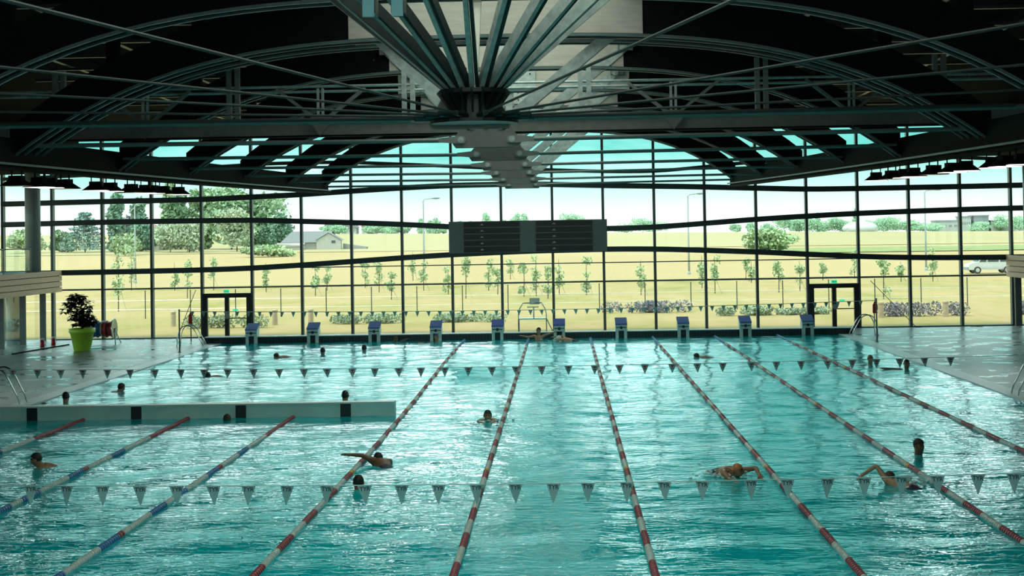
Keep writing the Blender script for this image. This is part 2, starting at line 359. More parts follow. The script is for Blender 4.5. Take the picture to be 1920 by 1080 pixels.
for nm, x0, x1, xf, s, l in (('gallery_balcony', -24.35, -21.66, -21.58, 1, 'wood clad gallery balcony along the left side of the hall'), ('gallery_balcony', 18.97, 21.4, 18.85, -1, 'wood clad gallery balcony along the right side of the hall')):
    b = thing(nm, l, 'balcony', (xf, 30, 2.1))
    pbox('slab', x0-xf, x1-xf, -20, 35.3, .06, .9, SLAB, b)
    for i in range(4):
        xa = -.03 if s > 0 else 0.0
        pbox('board', xa-.02, xa+.05, -20, 35.3, .235*i+.016, .235*i+.221, WOOD, b)
        pbox('end_board', min(0, x0-xf)+.05*(s > 0), max(0, x1-xf)-.05*(s < 0), 35.3, 35.34, .235*i+.012, .235*i+.225, WOOD, b)
r = thing('balcony_railing', 'glass balcony railing with thin steel top rail on the left gallery', 'railing', (-21.75, 30, 3.0))
MB().tube([(0, -10, 1.0), (0, 32, 1.0)], .025).build('top_rail', ROD, r)
for i in range(14): mesh('pane', [(0, -10+3*i, .06), (0, -7.1+3*i, .06), (0, -7.1+3*i, .95), (0, -10+3*i, .95)], [(0, 1, 2, 3)], GLASS_RAIL, r)
for i in range(15): pbox('post', -.02, .02, -10.06+3*i, -10.02+3*i, 0, 1.0, ROD, r)
COLM = mat('column_concrete', (.30, .38, .38), .5, var=.1, scale=2)
tag(MB().lathe([(.315, 0), (.315, 4.3)], (-22.0, 63, 3.01), 28).build('gallery_column', COLM, smooth=True), 'tall round grey concrete column standing on the left gallery', 'column')
tag(MB().lathe([(.3, 0), (.3, 2.1)], (-22.9, 63.2, 0.0), 28).build('ground_column', COLM, smooth=True), 'pale round column behind the glass under the left gallery', 'column')
tag(MB().lathe([(.315, 0), (.315, 4.3)], (19.24, 63, 3.01), 28).build('gallery_column', COLM, smooth=True), 'round grey column standing on the right gallery at the edge', 'column')

# ---- ceiling: dark deck, ridge skylight, gallery soffits
ce = MB()
SX0, SX1, SY0, SY1 = CX-2.2, CX+2.2, 3, 60
ce.box(-30, SX0, -10, 66, ROOF, ROOF+.3); ce.box(SX1, 27, -10, 66, ROOF, ROOF+.3); ce.box(SX0, SX1, -10, SY0, ROOF, ROOF+.3); ce.box(SX0, SX1, SY1, 66, ROOF, ROOF+.3)
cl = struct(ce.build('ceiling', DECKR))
for i in range(19):
    y = SY0+3*i; mesh('skylight_pane', [(SX0, y+.05, ROOF+.2), (SX1, y+.05, ROOF+.2), (SX1, y+2.95, ROOF+.2), (SX0, y+2.95, ROOF+.2)], [(0, 1, 2, 3)], OPAL, cl)
    pbox('skylight_bar', SX0, SX1, y-.06, y+.06, ROOF+.05, ROOF+.28, DARK, cl)
struct(MB().box(-30, -20.8, 8, 65.4, 7.2, ROOF).build('trim_4', DECKR)); struct(MB().box(16.5, 27, 8, 65.4, 7.25, ROOF).build('trim_5', DECKR))
PUR = mat('purlin_steel', (.02, .028, .028), .35, .3)
for x in (-12.2, -9.8, -7.4, -5.0, 2.7, 5.1, 7.5, 9.9):
    pbox('purlin', x-.06, x+.06, 4, 65, ROOF-.28, ROOF, PUR, cl)
for i in range(22):
    y = 10+2.535*i
    for x0, x1 in ((-14, SX0-.1), (SX1+.1, 11.7)): pbox('joist', x0, x1, y-.05, y+.05, ROOF-.36, ROOF-.29, PUR, cl)
WALLD = mat('back_wall_plaster', (.014, .017, .017), .9, var=.05, spec=.03)
struct(MB().box(-24.9, -24.5, -10, 40.6, 0, ROOF).build('wall_left', WALLD)); struct(MB().box(21.6, 22, -10, 40.6, 0, ROOF).build('wall_right', WALLD))
# back wall with a glazed band behind the viewer
bw = MB()
bw.box(-30, 27, -10.3, -10, 0, 2.2); bw.box(-30, 27, -10.3, -10, 7.4, ROOF); bw.box(-30, -20, -10.3, -10, 2.2, 7.4); bw.box(17, 27, -10.3, -10, 2.2, 7.4)
struct(bw.build('wall_back', WALLD))
wb = struct(bpy.data.objects.new('window_6', None)); C.objects.link(wb); wb.location = (0, -10.15, 0)
for i in range(10):
    x = -20+3.7*i
    mesh('pane', [(x+.06, 0, 2.2), (x+3.64, 0, 2.2), (x+3.64, 0, 7.4), (x+.06, 0, 7.4)], [(0, 1, 2, 3)], GLASS, wb)
    pbox('mullion', x-.06, x+.06, -.1, .1, 2.2, 7.4, MULL, wb)

# ================================================================ ROOF STRUCTURE
BAY = [23.15+5.07*i for i in range(7)]
HS = [9.12, 8.95, 8.52, 8.3, 8.0, 7.62, 7.26]; FZ = [5.70, 5.74, 5.76, 5.82, 5.87, 5.91, 5.98]
def arch_mesh(hs, fz, y, parent, name='arch_beam'):
    n = 40; drop = 7.85-fz
    dx = [hs*(i/n*2-1) for i in range(n+1)]
    zb = [7.85-drop*abs(q/hs)**3.2 for q in dx]
    zt = [min(b+.62+.36*(1-abs(q/hs)), 8.86) for q, b in zip(dx, zb)]
    V = []; F = []
    for q, b, t in zip(dx, zb, zt):
        V += [(CX+q, y-.07, b+.03), (CX+q, y+.07, b+.03), (CX+q, y+.07, t), (CX+q, y-.07, t)]
    for i in range(n):
        for j in range(4): F.append((i*4+j, i*4+(j+1) % 4, i*4+4+(j+1) % 4, i*4+4+j))
    F += [(3, 2, 1, 0), tuple(4*n+j for j in range(4))]
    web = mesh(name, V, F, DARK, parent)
    k0 = [k for k, q in enumerate(dx) if abs(q) < 2.95]
    cv = MB(); cv.prism([(CX+dx[k], zb[k]+.03) for k in k0]+[(CX+dx[k], zt[k]) for k in k0[::-1]], y-.1, y+.1); cv.build('crown_panel', ARCH, parent)
    for s in (-1, 1):                                         # bottom flange as two angle edges
        V = []; F = []
        for q, b in zip(dx, zb):
            y0 = y+s*.18
            V += [(CX+q, y0-.03, b-.02), (CX+q, y0+.03, b-.02), (CX+q, y0+.03, b+.03), (CX+q, y0-.03, b+.03)]
        for i in range(n):
            for j in range(4): F.append((i*4+j, i*4+(j+1) % 4, i*4+4+(j+1) % 4, i*4+4+j))
        F += [(3, 2, 1, 0), tuple(4*n+j for j in range(4))]
        mesh('flange_edge', V, F, EDGE, web)
    # soffit between the edges
    V = []; F = []
    for q, b in zip(dx, zb): V += [(CX+q, y-.14, b+.02), (CX+q, y+.14, b+.02), (CX+q, y+.14, b+.045), (CX+q, y-.14, b+.045)]
    for i in range(n):
        for j in range(4): F.append((i*4+j, i*4+(j+1) % 4, i*4+4+(j+1) % 4, i*4+4+j))
    mesh('soffit', V, F, DARK, web)
    return zb, zt, dx
BOLT = MB().lathe([(.022, 0), (.022, -.02), (.012, -.03)], n=8, axis='y').data('bolt', mat('bolt_dark', (.05, .06, .06), .4, .5))
PINM = MB().lathe([(.085, 0), (.085, -.035), (.03, -.035), (.03, -.06)], n=14, axis='y').data('pin', STEEL)
NX = -1.36; PZ = 6.0; BEAM0 = mat('clevis_steel', (.22, .23, .215), .45, .3, var=.08)
ordinal = ['nearest', 'second', 'third', 'fourth', 'fifth', 'sixth', 'farthest']
def rod(name, a, b, r, parent, m=ROD): return MB().tube([a, b], r, 8).build(name, m, parent)
for i, (y, hs, fz) in enumerate(zip(BAY, HS, FZ)):
    t = thing('roof_truss', '%s arched roof truss counted from the viewer, with steel struts and tie rods' % ordinal[i], 'roof truss', (0, 0, 0), group='arched roof trusses')
    zb, zt, dx = arch_mesh(hs, fz, y-(.4 if i == 1 else 0), t)
    if i == 1: arch_mesh(hs, fz+.02, y+.5, t)
    ya = y-.12
    # splice plate with bolts at the crown
    pl = pbox('splice_plate', CX-.15, CX+.55, ya-.05, ya-.01, 7.95, 8.78, STEEL, t)
    for a in range(3):
        for b in range(4): link('bolt', BOLT, pl, (-.22+.22*a, -.02, -.3+.2*b))
    for sx in (-2.9, 2.9):
        for b in range(2): link('bolt', BOLT, t, (CX+sx, ya+.04, 8.1+.3*b))
    # V struts: each a pair of flats
    if i > 0:
        for s in (-1, 1):
            sv = MB().bar((NX+s*.26, y, 6.24), (CX+s*2.6, y, 8.3), .24, .15).build('strut', STEEL, t)
            for o2 in (-.115, .115): MB().bar((NX+s*.26, y+o2, 6.24), (CX+s*2.6, y+o2, 8.3), .03, .21).build('strut_flange', STEEL, sv)
            pbox('strut_bracket', CX+s*2.6-.16, CX+s*2.6+.16, y-.2, y+.2, 8.2, 8.4, STEELD, t)
            link('pin', PINM, t, (CX+s*2.55, y-.2, 8.26))
    MB().bar((NX+.02, y, 6.26), (NX+.12, y, 8.0), .17, .15).build('centre_post', LITST if i == 0 else STEEL, t)  # nearest post in paler steel, the light on it painted into the colour
    # node plate
    pts = [(-.58, 5.86), (.58, 5.86), (.66, 5.98), (.52, 6.14), (.40, 6.36), (.0, 6.42), (-.40, 6.36), (-.52, 6.14), (-.66, 5.98)]
    np_ = MB().prism([(NX+a, b) for a, b in pts], y-.13, y-.08).build('node_plate', STEELD, t)
    MB().prism([(NX+a, b) for a, b in pts], y+.08, y+.13).build('node_plate', STEELD, t)
    for px_, pz_ in ((-.27, 6.27), (0, 6.28), (.27, 6.27)): link('pin', PINM, np_, (NX+px_, y-.13, pz_))
    # tie rods with clevises out to the eaves
    for s in (-1, 1):
        e = (CX+s*(hs-.1), y, fz+.05+.06)
        a = (NX+s*.47, y, PZ+.0)
        V = [(NX+s*.36, y-.2, PZ)]
        cv = MB()
        cv.prism([(a[0]-s*.07, PZ-.065), (a[0]+s*.02, PZ-.075), (a[0]+s*.42, PZ-.036), (a[0]+s*.42, PZ+.036), (a[0]+s*.02, PZ+.075), (a[0]-s*.07, PZ+.065), (a[0]-s*.1, PZ)][::s], y-.18, y-.135)
        c = cv.build('clevis', BEAM0, t); link('pin', PINM, c, (a[0], y-.18, PZ), scale=(.7, .7, .7))
        rod('tie_rod', (a[0]+s*.4, y-.155, PZ), (CX+s*(hs-.1), y-.155, PZ-.04+.08), .035 if i < 2 else .03, t)
        rod('tie_rod', (a[0]+s*.1, y+.155, PZ), (CX+s*(hs-.1), y+.155, PZ+.04), .03, t)
        # posts from the arch up to the flat deck
        for q in ((.62, .8) if i > 0 else (.8,)):
            xx = CX+s*hs*q; zz = float(np.interp(s*hs*q, dx, zt))-.06
            pbox('roof_post', xx-.11, xx+.11, y-.1, y+.1, zz, ROOF, DARK, t)
# near apse: fan of struts and radiating rods from one dark hub
hub = thing('strut_fan', 'fan of steel struts and radiating rods from a dark hub, nearest the viewer', 'roof truss', (-1.28, 22.75, 6.1))
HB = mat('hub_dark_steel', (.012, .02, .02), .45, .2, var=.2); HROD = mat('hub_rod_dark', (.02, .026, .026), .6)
MB().lathe([(.20, -.2), (.66, -.2), (.66, -.15), (.34, -.13), (.3, .22), (.52, .24), (.52, .3), (.3, .32)], n=24).build('hub', HB, hub)
for k in range(11):
    th = math.radians(-90+18*k); dv = Vector((math.sin(th), -math.cos(th), 0))
    a = dv*.34+Vector((0, 0, .3)); b = dv*2.75+Vector((0, 0, 2.3)); side = Vector((math.cos(th), math.sin(th), 0))
    st = MB().bar(a, b, .07, .17).build('strut', STEEL, hub)
    MB().bar(a+side*.075, b+side*.075, .05, .15).build('strut_shade_side', HB, st)  # dark side face of the same bar, its shade put into the colour
    MB().bar(a-dv*.1-Vector((0, 0, .3)), a+dv*.14+Vector((0, 0, .02)), .03, .2).build('gusset', HB, hub)
for k, (dxr, yr) in enumerate(((-3.9, -16), (-7.4, -12.4), (-9.4, -8.2), (-9.4, -3.1), (-8.1, 0.2), (3.9, -16), (7.4, -12.4), (9.4, -8.2), (9.4, -3.1), (8.1, .2))):
    v = Vector((dxr, yr, 0)); v.normalize()
    rod('tie_rod', v*.45+Vector((0, 0, -.1)), Vector((dxr, yr, -.05)), .03 if abs(dxr) == 8.1 else .018, hub, HROD)
    MB().tube([v*.4+Vector((0, 0, -.1)), v*.9+Vector((0, 0, -.1))], .045, 8).build('clevis', HB, hub)
ring = MB()
for k in range(16):
    a, b = [math.radians(-100+12.5*q) for q in (k, k+1)]
    ring.bar((-2.85*math.sin(-a), -2.85*math.cos(a), 2.35), (-2.85*math.sin(-b), -2.85*math.cos(b), 2.35), .2, .3)
ring.build('ring_beam', ARCH, hub)
# two small roof lights seen between the fan struts
for n, (x, l) in enumerate(((-2.62, 'left one of two teal box lamps behind the strut fan'), (-2.22, 'right one of two teal box lamps behind the strut fan'))):
    bx = thing('box_lamp', l, 'lamp', (x, 21.2, 7.28), group='box lamps')
    pbox('housing', -.09, .09, -.2, .2, .05, .5, HB, bx); pbox('diffuser', -.08, .08, -.24, -.2, .0, .5, mat('teal_diffuser', (.12, .32, .36), .4), bx)
# eave girders
for s, l in ((-1, 'dark curved eave girder carrying floodlights on the left'), (1, 'dark curved eave girder carrying floodlights on the right')):
    ys = [14.0]+BAY+[54.0]; xs = [CX+s*h for h in [9.4]+HS+[7.22]]; zs = [5.62]+FZ+[5.98]
    yy = np.linspace(14, 54, 60); cx_ = np.polyfit(ys, xs, 3); cz_ = np.polyfit(ys, zs, 2)
    g = thing('eave_girder', l, 'girder', (0, 0, 0), group='eave girders')
    def sweep(name, x0, x1, z0, z1, m):
        V = []; F = []
        for q in yy:
            x = np.polyval(cx_, q); z = np.polyval(cz_, q)
            V += [(x+x0, q, z+z0), (x+x1, q, z+z0), (x+x1, q, z+z1), (x+x0, q, z+z1)]
        for i in range(len(yy)-1):
            for j in range(4): F.append((i*4+j, i*4+(j+1) % 4, i*4+4+(j+1) % 4, i*4+4+j))
        F += [(3, 2, 1, 0), tuple(4*(len(yy)-1)+j for j in range(4))]
        return mesh(name, V, F, m, g)
    sweep('web', -.12, .12, -.12, .42, DARK); sweep('bottom_flange', -.2, .2, -.16, -.12, DARK); sweep('edge_angle', -.22 if s > 0 else .16, -.16 if s > 0 else .22, -.08, -.04, EDGE)
# transverse lattice truss
ty = 32.4
tt = thing('lattice_truss', 'long horizontal lattice truss with heavy bottom beam crossing the hall', 'roof truss', (0, 0, 0))
BEAM = mat('beam_grey', (.20, .20, .185), .5, .1, var=.12)
pbox('bottom_chord_web', -15, 12.5, ty-.02, ty+.02, 6.42, 6.72, BEAM, tt)
pbox('bottom_flange', -15, 12.5, ty-.12, ty+.12, 6.39, 6.425, DARK, tt); pbox('top_flange', -15, 12.5, ty-.12, ty+.12, 6.715, 6.75, DARK, tt)
for z in (7.36, 7.47): rod('top_chord', (-12, ty, z), (9.6, ty, z), .03, tt, STEEL)
for k in (-2.5, -1.5, -.5, .5, 1.5, 2.5):
    x = -1.34+3.75*k
    for o2 in (-.09, .09): pbox('post', x+o2-.05, x+o2+.05, ty-.06, ty+.06, 6.72, 7.9, BEAM if abs(k) > 1 else STEEL, tt)
for k in (-2, -1, 1, 2):
    x = -1.34+3.75*k
    MB().prism([(x-.2, 6.82), (x+.2, 6.82), (x+.2, 6.66), (x, 6.4), (x-.2, 6.66)], ty-.16, ty-.13).build('gusset', STEELD, tt)
    for s in (-1, 1):
        for o2 in (-.05, .05): MB().bar((x+s*.12, ty+o2, 6.78), (x+s*.95, ty+o2, 7.42), .05, .06).build('diagonal', BEAM, tt)
    for o2 in (-.05, .05): pbox('hanger', x+o2-.025, x+o2+.025, ty-.1, ty-.05, 6.75, 7.42, STEEL, tt)
# floodlights under the eaves
LAMPE = mat('floodlight_glass', (.9, .85, .8), .3, emit=((1, .88, .84), .45))
def floodlight(x, y, z, rz, lit, label):
    f = thing('floodlight', label, 'floodlight', (x, y, z), rz, 'floodlights under the eaves')
    MB().prism([(-.12, -.13), (.12, -.13), (.12, -.05), (-.12, -.05)], -.1, .1).build('driver_box', DARK, f)
    for s in (-1, 1): MB().bar((s*.1, 0, -.05), (s*.1, 0, .06), .02).build('bracket', DARK, f)
    h = MB(); V = [(-.12, -.1, -.13), (.12, -.1, -.13), (.12, .1, -.13), (-.12, .1, -.13), (-.25, -.2, -.24), (.25, -.2, -.24), (.25, .2, -.24), (-.25, .2, -.24)]
    h.add(V, [(0, 1, 5, 4), (1, 2, 6, 5), (2, 3, 7, 6), (3, 0, 4, 7), (0, 3, 2, 1)]); h.build('reflector', DARK, f)
    MB().box(-.23, .23, -.18, .18, -.245, -.225).build('lens', LAMPE if lit else mat('floodlight_glass_off', (.1, .11, .11), .2), f)
EG = lambda s, y: (CX+s*float(np.interp(y, BAY, HS)), float(np.interp(y, BAY, FZ))-.20)
pos = ['first', 'second', 'third', 'fourth', 'fifth', 'sixth', 'seventh', 'eighth', 'ninth', 'tenth', 'eleventh']
for s, ysf, lit, nm in ((-1, (28.1, 29.1, 29.6, 30.3, 31.9, 32.7, 34.0, 35.0, 35.5, 36.4, 37.6), (0, 1, 1, 0, 1, 1, 0, 1, 1, 0, 1), 'left'), (1, (25.3, 26.2, 27.1, 27.8, 29.2, 30.0, 31.1, 32.4, 33.0, 34.0, 35.4), (0, 1, 1, 1, 1, 1, 0, 1, 1, 0, 1), 'right')):
    for k, (y, l) in enumerate(zip(ysf, lit)):
        x, z = EG(s, y); floodlight(x, y, z, random.uniform(-.4, .4), l, '%s floodlight from the outer end of the row under the %s eave girder' % (pos[k], nm))

# scoreboard -----------------------------------------------------
sb = thing('scoreboard', 'grey scoreboard with ten black display rows hanging on the glass wall', 'scoreboard', (-1.45, GY-.42, 3.48))
SBG = mat('scoreboard_grey', (.135, .17, .165), .55, var=.06); SBK = mat('scoreboard_black', (.012, .013, .013), .35, var=.1, scale=40); SBL = mat('scoreboard_line', (.22, .27, .26), .5)
pbox('cabinet', -3.38, 3.38, -.02, .22, 0, 1.36, SBG, sb)
for x0, x1, logo in ((-2.74, -.34, -1.96), (.34, 2.76, 1.12)):
    for k in range(5):
        rw = pbox('display_row', x0, x1, -.05, -.02, .035+.266*k, .265+.266*k, SBK, sb)
        MB().prism([(-.085, -.03), (.085, -.03), (.05, .0), (.02, .035), (-.02, .035), (-.05, .0)], -.022, -.016).build('logo', mat('logo_pale', (.42, .44, .42), .5), rw).location = (logo-(x0+x1)/2, 0, 0)
        if k: pbox('divider', x0, x1, -.06, -.02, .0225+.266*k, .0375+.266*k, SBL, sb)
for x in (-2.9, 2.9): pbox('mounting_bracket', x-.08, x+.08, .22, .3, .2, 1.2, SBG, sb)

# ================================================================ POOL EQUIPMENT
BLK_BODY = mat('block_body_pale', (.70, .86, .83), .45, var=.08); BLK_BLUE = mat('block_blue_board', (.05, .085, .42), .55, var=.12, scale=20, bump=.2); BLK_DK = mat('block_recess_dark', (.02, .035, .04), .5)
def starting_block():
    b = thing('starting_block', '', 'starting block', (0, YF-.03, 0), group='starting blocks')
    for s in (-1, 1):
        pbox('post', s*.17-.06, s*.17+.06, -.14, .02, -.25, .30, BLK_BODY, b)
    pbox('back_panel', -.11, .11, -.05, .0, -.2, .30, BLK_DK, b)
    MB().prism([(-.235, .30), (.235, .30), (.235, .555), (-.235, .555)], -.16, .38).build('body', BLK_BODY, b)
    mb = MB(); mb.add([(-.24, -.2, .54), (.24, -.2, .54), (.24, .42, .73), (-.24, .42, .73), (-.24, -.2, .58), (.24, -.2, .58), (.24, .42, .80), (-.24, .42, .80)],
                      [(0, 3, 2, 1), (4, 5, 6, 7), (0, 1, 5, 4), (1, 2, 6, 5), (2, 3, 7, 6), (3, 0, 4, 7)])
    mb.build('step_board', BLK_BLUE, b)
    mb = MB(); mb.add([(-.225, .0, .55), (.225, .0, .55), (.225, .40, .55), (-.225, .40, .55), (-.225, .40, .72), (.225, .40, .72)], [(0, 1, 2, 3), (0, 4, 5, 1), (3, 2, 5, 4), (0, 3, 4), (1, 5, 2)])
    mb.build('wedge', BLK_BODY, b)
    rail = MB(); rail.tube([(-.2, -.2, .425), (-.07, -.25, .43), (.07, -.25, .43), (.2, -.2, .425)], .017); rail.build('start_grip', BLK_DK, b)
    MB().lathe([(.06, 0), (.06, -.02), (.0, -.02)], (0, -.16, .42), 12, 'y').build('lane_badge', BLK_DK, b)
    pbox('lower_strip', -.235, .235, -.165, -.155, .31, .325, mat('white_strip', (.8, .82, .8), .4), b)
    return b
b0 = starting_block(); seq = ['leftmost', 'second', 'third', 'fourth', 'fifth', 'sixth', 'seventh', 'eighth', 'ninth', 'rightmost']
for k in range(10):
    o = b0 if k == 0 else copy_tree(b0)
    o.location.x = XL+2.5*(k+.5)
    o['label'] = ('%s pale starting block with blue sloping board' % seq[k]) if k in (0, 9) else ('%s pale starting block from the left with blue sloping board' % seq[k])

# lane ropes
FLC = {'r': mat('float_red', (.30, .022, .03), .4, var=.15, scale=20), 'w': mat('float_white', (.55, .60, .56), .4, var=.08, scale=20), 'b': mat('float_blue', (.02, .13, .36), .4, var=.12, scale=20), 'y': mat('float_yellow', (.75, .38, .03), .4), 'l': mat('float_light_blue', (.05, .22, .45), .4)}
FL = {}
def float_section(c, L):
    key = (c, round(L, 2))
    if key not in FL:
        n = max(2, int(round(L/.1))); mb = MB(); st = L/n; R = .053
        prof = []
        for i in range(n):
            z = -L/2+st*i
            prof += [(.03, z+.004), (R*.93, z+st*.14), (R, z+st*.5), (R*.93, z+st*.86), (.03, z+st-.004)]
        mb.lathe(prof, n=10, axis='y'); FL[key] = mb.data('float_section', FLC[c], True)
    return FL[key]
def lane_rope(x, y0, y1, secs, label, bow=0.):
    r = thing('lane_rope', label, 'lane rope', (x, y0, .015), group='lane ropes')
    xs = lambda y: bow*math.sin((y-20)/40*PI*1.6) if bow else 0
    y = 0
    for c, L in secs:
        if y0+y+L > y1: break
        link('float_section', float_section(c, L), r, (xs(y0+y+L/2), y+L/2, 0), (0, 0, -math.atan2(xs(y0+y+L)-xs(y0+y), L) if bow else 0)); y += L
    MB().tube([(xs(y0+q), q, 0) for q in np.linspace(-.2, min(y, y1-y0)+.1, 30)], .012, 6).build('cable', ROD, r)
RB = .975
def right_rope_secs(y0):
    # from the near end: red and white runs of about a metre, yellow markers at 15, 25, 35 m, blue by the wall
    ph = (26.95-y0-RB/2) % (2*RB); s = []; y = y0
    first = RB*2-ph
    s = []; pos = y0; k = 0
    n0 = int((26.95-RB/2-y0)//(2*RB)); lead = (26.95-RB/2-y0)-n0*2*RB
    if lead > RB: s.append(('r', lead-RB)); s.append(('w', RB)); pos += lead
    else: s.append(('w', max(lead, .1))); pos += lead
    while pos < 57.2:
        cen = pos+RB/2
        mk = any(abs(cen-q) < RB for q in (26.95, 36.9, 46.7))
        if mk: s += [('r', RB-.2), ('y', .2)]
        else: s.append(('r', RB))
        s.append(('w', RB)); pos += 2*RB
    s.append(('l', max(.5, 61.75-pos)))
    return s
rlab = ['fourth', 'fifth', 'sixth', 'seventh', 'eighth', 'rightmost']
for k in range(4, 10):
    nm = ['long red and white lane rope passing the end of the white bulkhead', 'long red and white lane rope, second of the six long ones from the left', 'long red and white lane rope, third of the six long ones from the left', 'long red and white lane rope, third of the six long ones from the right', 'long red and white lane rope, second of the six long ones from the right', 'rightmost long red and white lane rope'][k-4]
    lane_rope(XL+2.5*k, 13.0, 61.9, right_rope_secs(13.0), nm, .09 if k == 4 else 0)
for k in (1, 2, 3):
    ysq = [('w', .8), ('b', .8), ('w', 1.5), ('b', .8), ('w', 1.35), ('b', .95), ('w', 1.5), ('b', .9), ('r', .25), ('w', 1.45), ('b', .9), ('w', .5), ('b', .85), ('w', 1.5), ('b', .85), ('r', .3), ('w', 1.45), ('b', .9), ('w', 1.9), ('r', 3.45)]
    tot = sum(q[1] for q in ysq); nm = {1: 'leftmost short blue and white lane rope ending red at the bulkhead', 2: 'middle short blue and white lane rope ending red at the bulkhead', 3: 'short blue and white lane rope ending red near the bulkhead tip'}[k]
    lane_rope(XL+2.5*k, 36.05-tot, 36.2, ysq, nm)

# bulkhead
BHM = mat('bulkhead_pale_green', (.68, .88, .82), .5, var=.08, scale=2); BLK = mat('bulkhead_black_mark', (.012, .016, .018), .45)
bh = thing('pool_bulkhead', 'long low pale bulkhead with black marks crossing the left lanes', 'bulkhead', (0, 36.2, 0))
MB().box(XL+.01, -4.06, 0, .26, -1.2, .30).build('panel', BHM, bh); MB().box(XL+.01, -4.05, -.03, .28, .30, .335).build('top_rail', mat('bulkhead_white_top', (.82, .84, .80), .4), bh)
for k in range(4):
    x = XL+2.5*(k+.5)-.03; MB().box(x-.125, x+.125, -.015, .0, -1.0, .30).build('lane_mark', BLK, bh)
pbox('end_post', -4.06, -4.03, -.01, .27, -1.2, .335, BHM, bh)

# pennant lines
PEN = mat('pennant_cloth', (.40, .54, .54), .7, var=.06, scale=30); PENF = mat('pennant_cloth_far', (.30, .52, .50), .7, var=.06, scale=30)
INK = mat('ink_dark', (.02, .045, .055), .6); HEART = mat('ink_red', (.42, .03, .05), .6); CORD = mat('cord_pale', (.62, .68, .66), .6)
def text_mesh(body, size):
    cu = bpy.data.curves.new('lettering', 'FONT'); cu.body = body; cu.size = size; cu.align_x = 'CENTER'; cu.extrude = .0008; cu.space_character = .92; cu.offset = .0012
    o = bpy.data.objects.new('lettering', cu); C.objects.link(o)
    dg = bpy.context.evaluated_depsgraph_get(); me = bpy.data.meshes.new_from_object(o.evaluated_get(dg)); bpy.data.objects.remove(o)
    me.materials.clear(); me.materials.append(INK); return me
TYR = text_mesh('TYR', .068)
def pennant_data(name, wd, h, m): return MB().prism([(-wd/2, 0), (wd/2, 0), (.004, -h), (-.004, -h)], -.0015, .0015).data(name, m)
def heart_data():
    P = [(0, -.05), (-.036, -.018), (-.038, -.004), (-.024, .004), (-.01, .001), (0, -.006), (.01, .001), (.024, .004), (.038, -.004), (.036, -.018)]
    return MB().prism(P[::-1], -.0006, .0006).data('red_emblem', HEART)
HRT = heart_data(); DASH = MB().box(-.032, .032, -.0006, .0006, -.008, .008).data('word_strip', INK)
def flag_line(label, y, xs, x0, x1, zf, pd, kind):
    t = thing('pennant_line', label, 'pennants', (0, y, 0), group='backstroke pennant lines')
    MB().tube([(x, 0, zf(x)) for x in np.linspace(x0, x1, 40)], .006 if kind != 'far' else .012, 5).build('cord', CORD, t)
    for x in xs:
        p = link('pennant', pd, t, (x, 0, zf(x)), (random.uniform(-.08, .08), random.uniform(-.06, .06), random.uniform(-.25, .25)))
        if kind == 'near': link('lettering', TYR, p, (0, -.0025, -.062), (PI/2, 0, 0))
        if kind == 'mid': link('red_emblem', HRT, p, (0, -.0025, -.022)); link('word_strip', DASH, p, (0, -.0025, -.088))
near = [-5.95, -5.55, -5.15, -4.73, -4.32, -3.91, -3.52, -3.09, -2.65, -2.23, -1.82, -1.41, -.99, -.56, -.14, .24, .67, 1.08, 1.5, 2.03, 2.43, 2.87, 3.27, 3.68, 4.07, 4.51, 4.9]
near = [-6.78, -6.36]+near+[5.32, 5.75]
mid = [-11.59, -11.07, -10.58, -10.11, -9.59, -9.11, -8.59, -8.04, -7.55, -7.05, -6.51, -5.97, -5.45, -4.96, -4.43, -3.96, -3.46, -2.99, -2.49, -2.0, -1.51, -1.01, -.47, .09, .64, 1.15, 1.68, 2.25, 2.77, 3.3, 3.89, 4.41, 4.92, 5.47, 5.98, 6.48, 6.96, 7.47, 8.01]
far = [-13.93+.4235*i for i in range(60)]
flag_line('nearest pennant line with dark lettering on pale grey triangles', 16.9, near, XL-.6, XR+.6, lambda x: 1.485+.0016*(x+.3)**2, pennant_data('pennant', .16, .215, PEN), 'near')
flag_line('middle pennant line with red emblems on pale triangles', 31.9, mid, XL-.6, XR+.6, lambda x: 1.485+.0008*(x+.8)**2, pennant_data('pennant', .178, .19, PEN), 'mid')
flag_line('farthest pennant line of small plain teal triangles before the blocks', 57.1, far, -14.43, 11.6, lambda x: 1.42+.0009*(x+1.4)**2, pennant_data('pennant', .16, .2, PENF), 'far')
for x, l in ((-14.45, 'slim steel post of the far pennant line on the left deck'), (11.66, 'slim steel post of the far pennant line on the right deck')):
    p = thing('pennant_post', l, 'post', (x, 57.2, 0.02), group='pennant posts')
    MB().tube([(0, 0, 0), (0, 0, 1.60)], .028, 10).build('tube', ROD, p, True); MB().lathe([(.07, 0), (.07, .015), (.03, .03)], n=12).build('base', ROD, p); MB().ball((0, 0, 1.6), .035).build('cap', ROD, p)
wire = MB().tube([(10.95+2.05, 64.9, 2.05), (14.95, 65.3, .06)], .014, 6).build('stay_wire', ROD); tag(wire, 'diagonal stay wire beside the right glass door', 'wire')
wire = MB().tube([(-15.7, 65.0, 2.1), (-16.35, 64.2, .03)], .014, 6).build('stay_wire', ROD); tag(wire, 'diagonal stay wire beside the left glass door', 'wire')

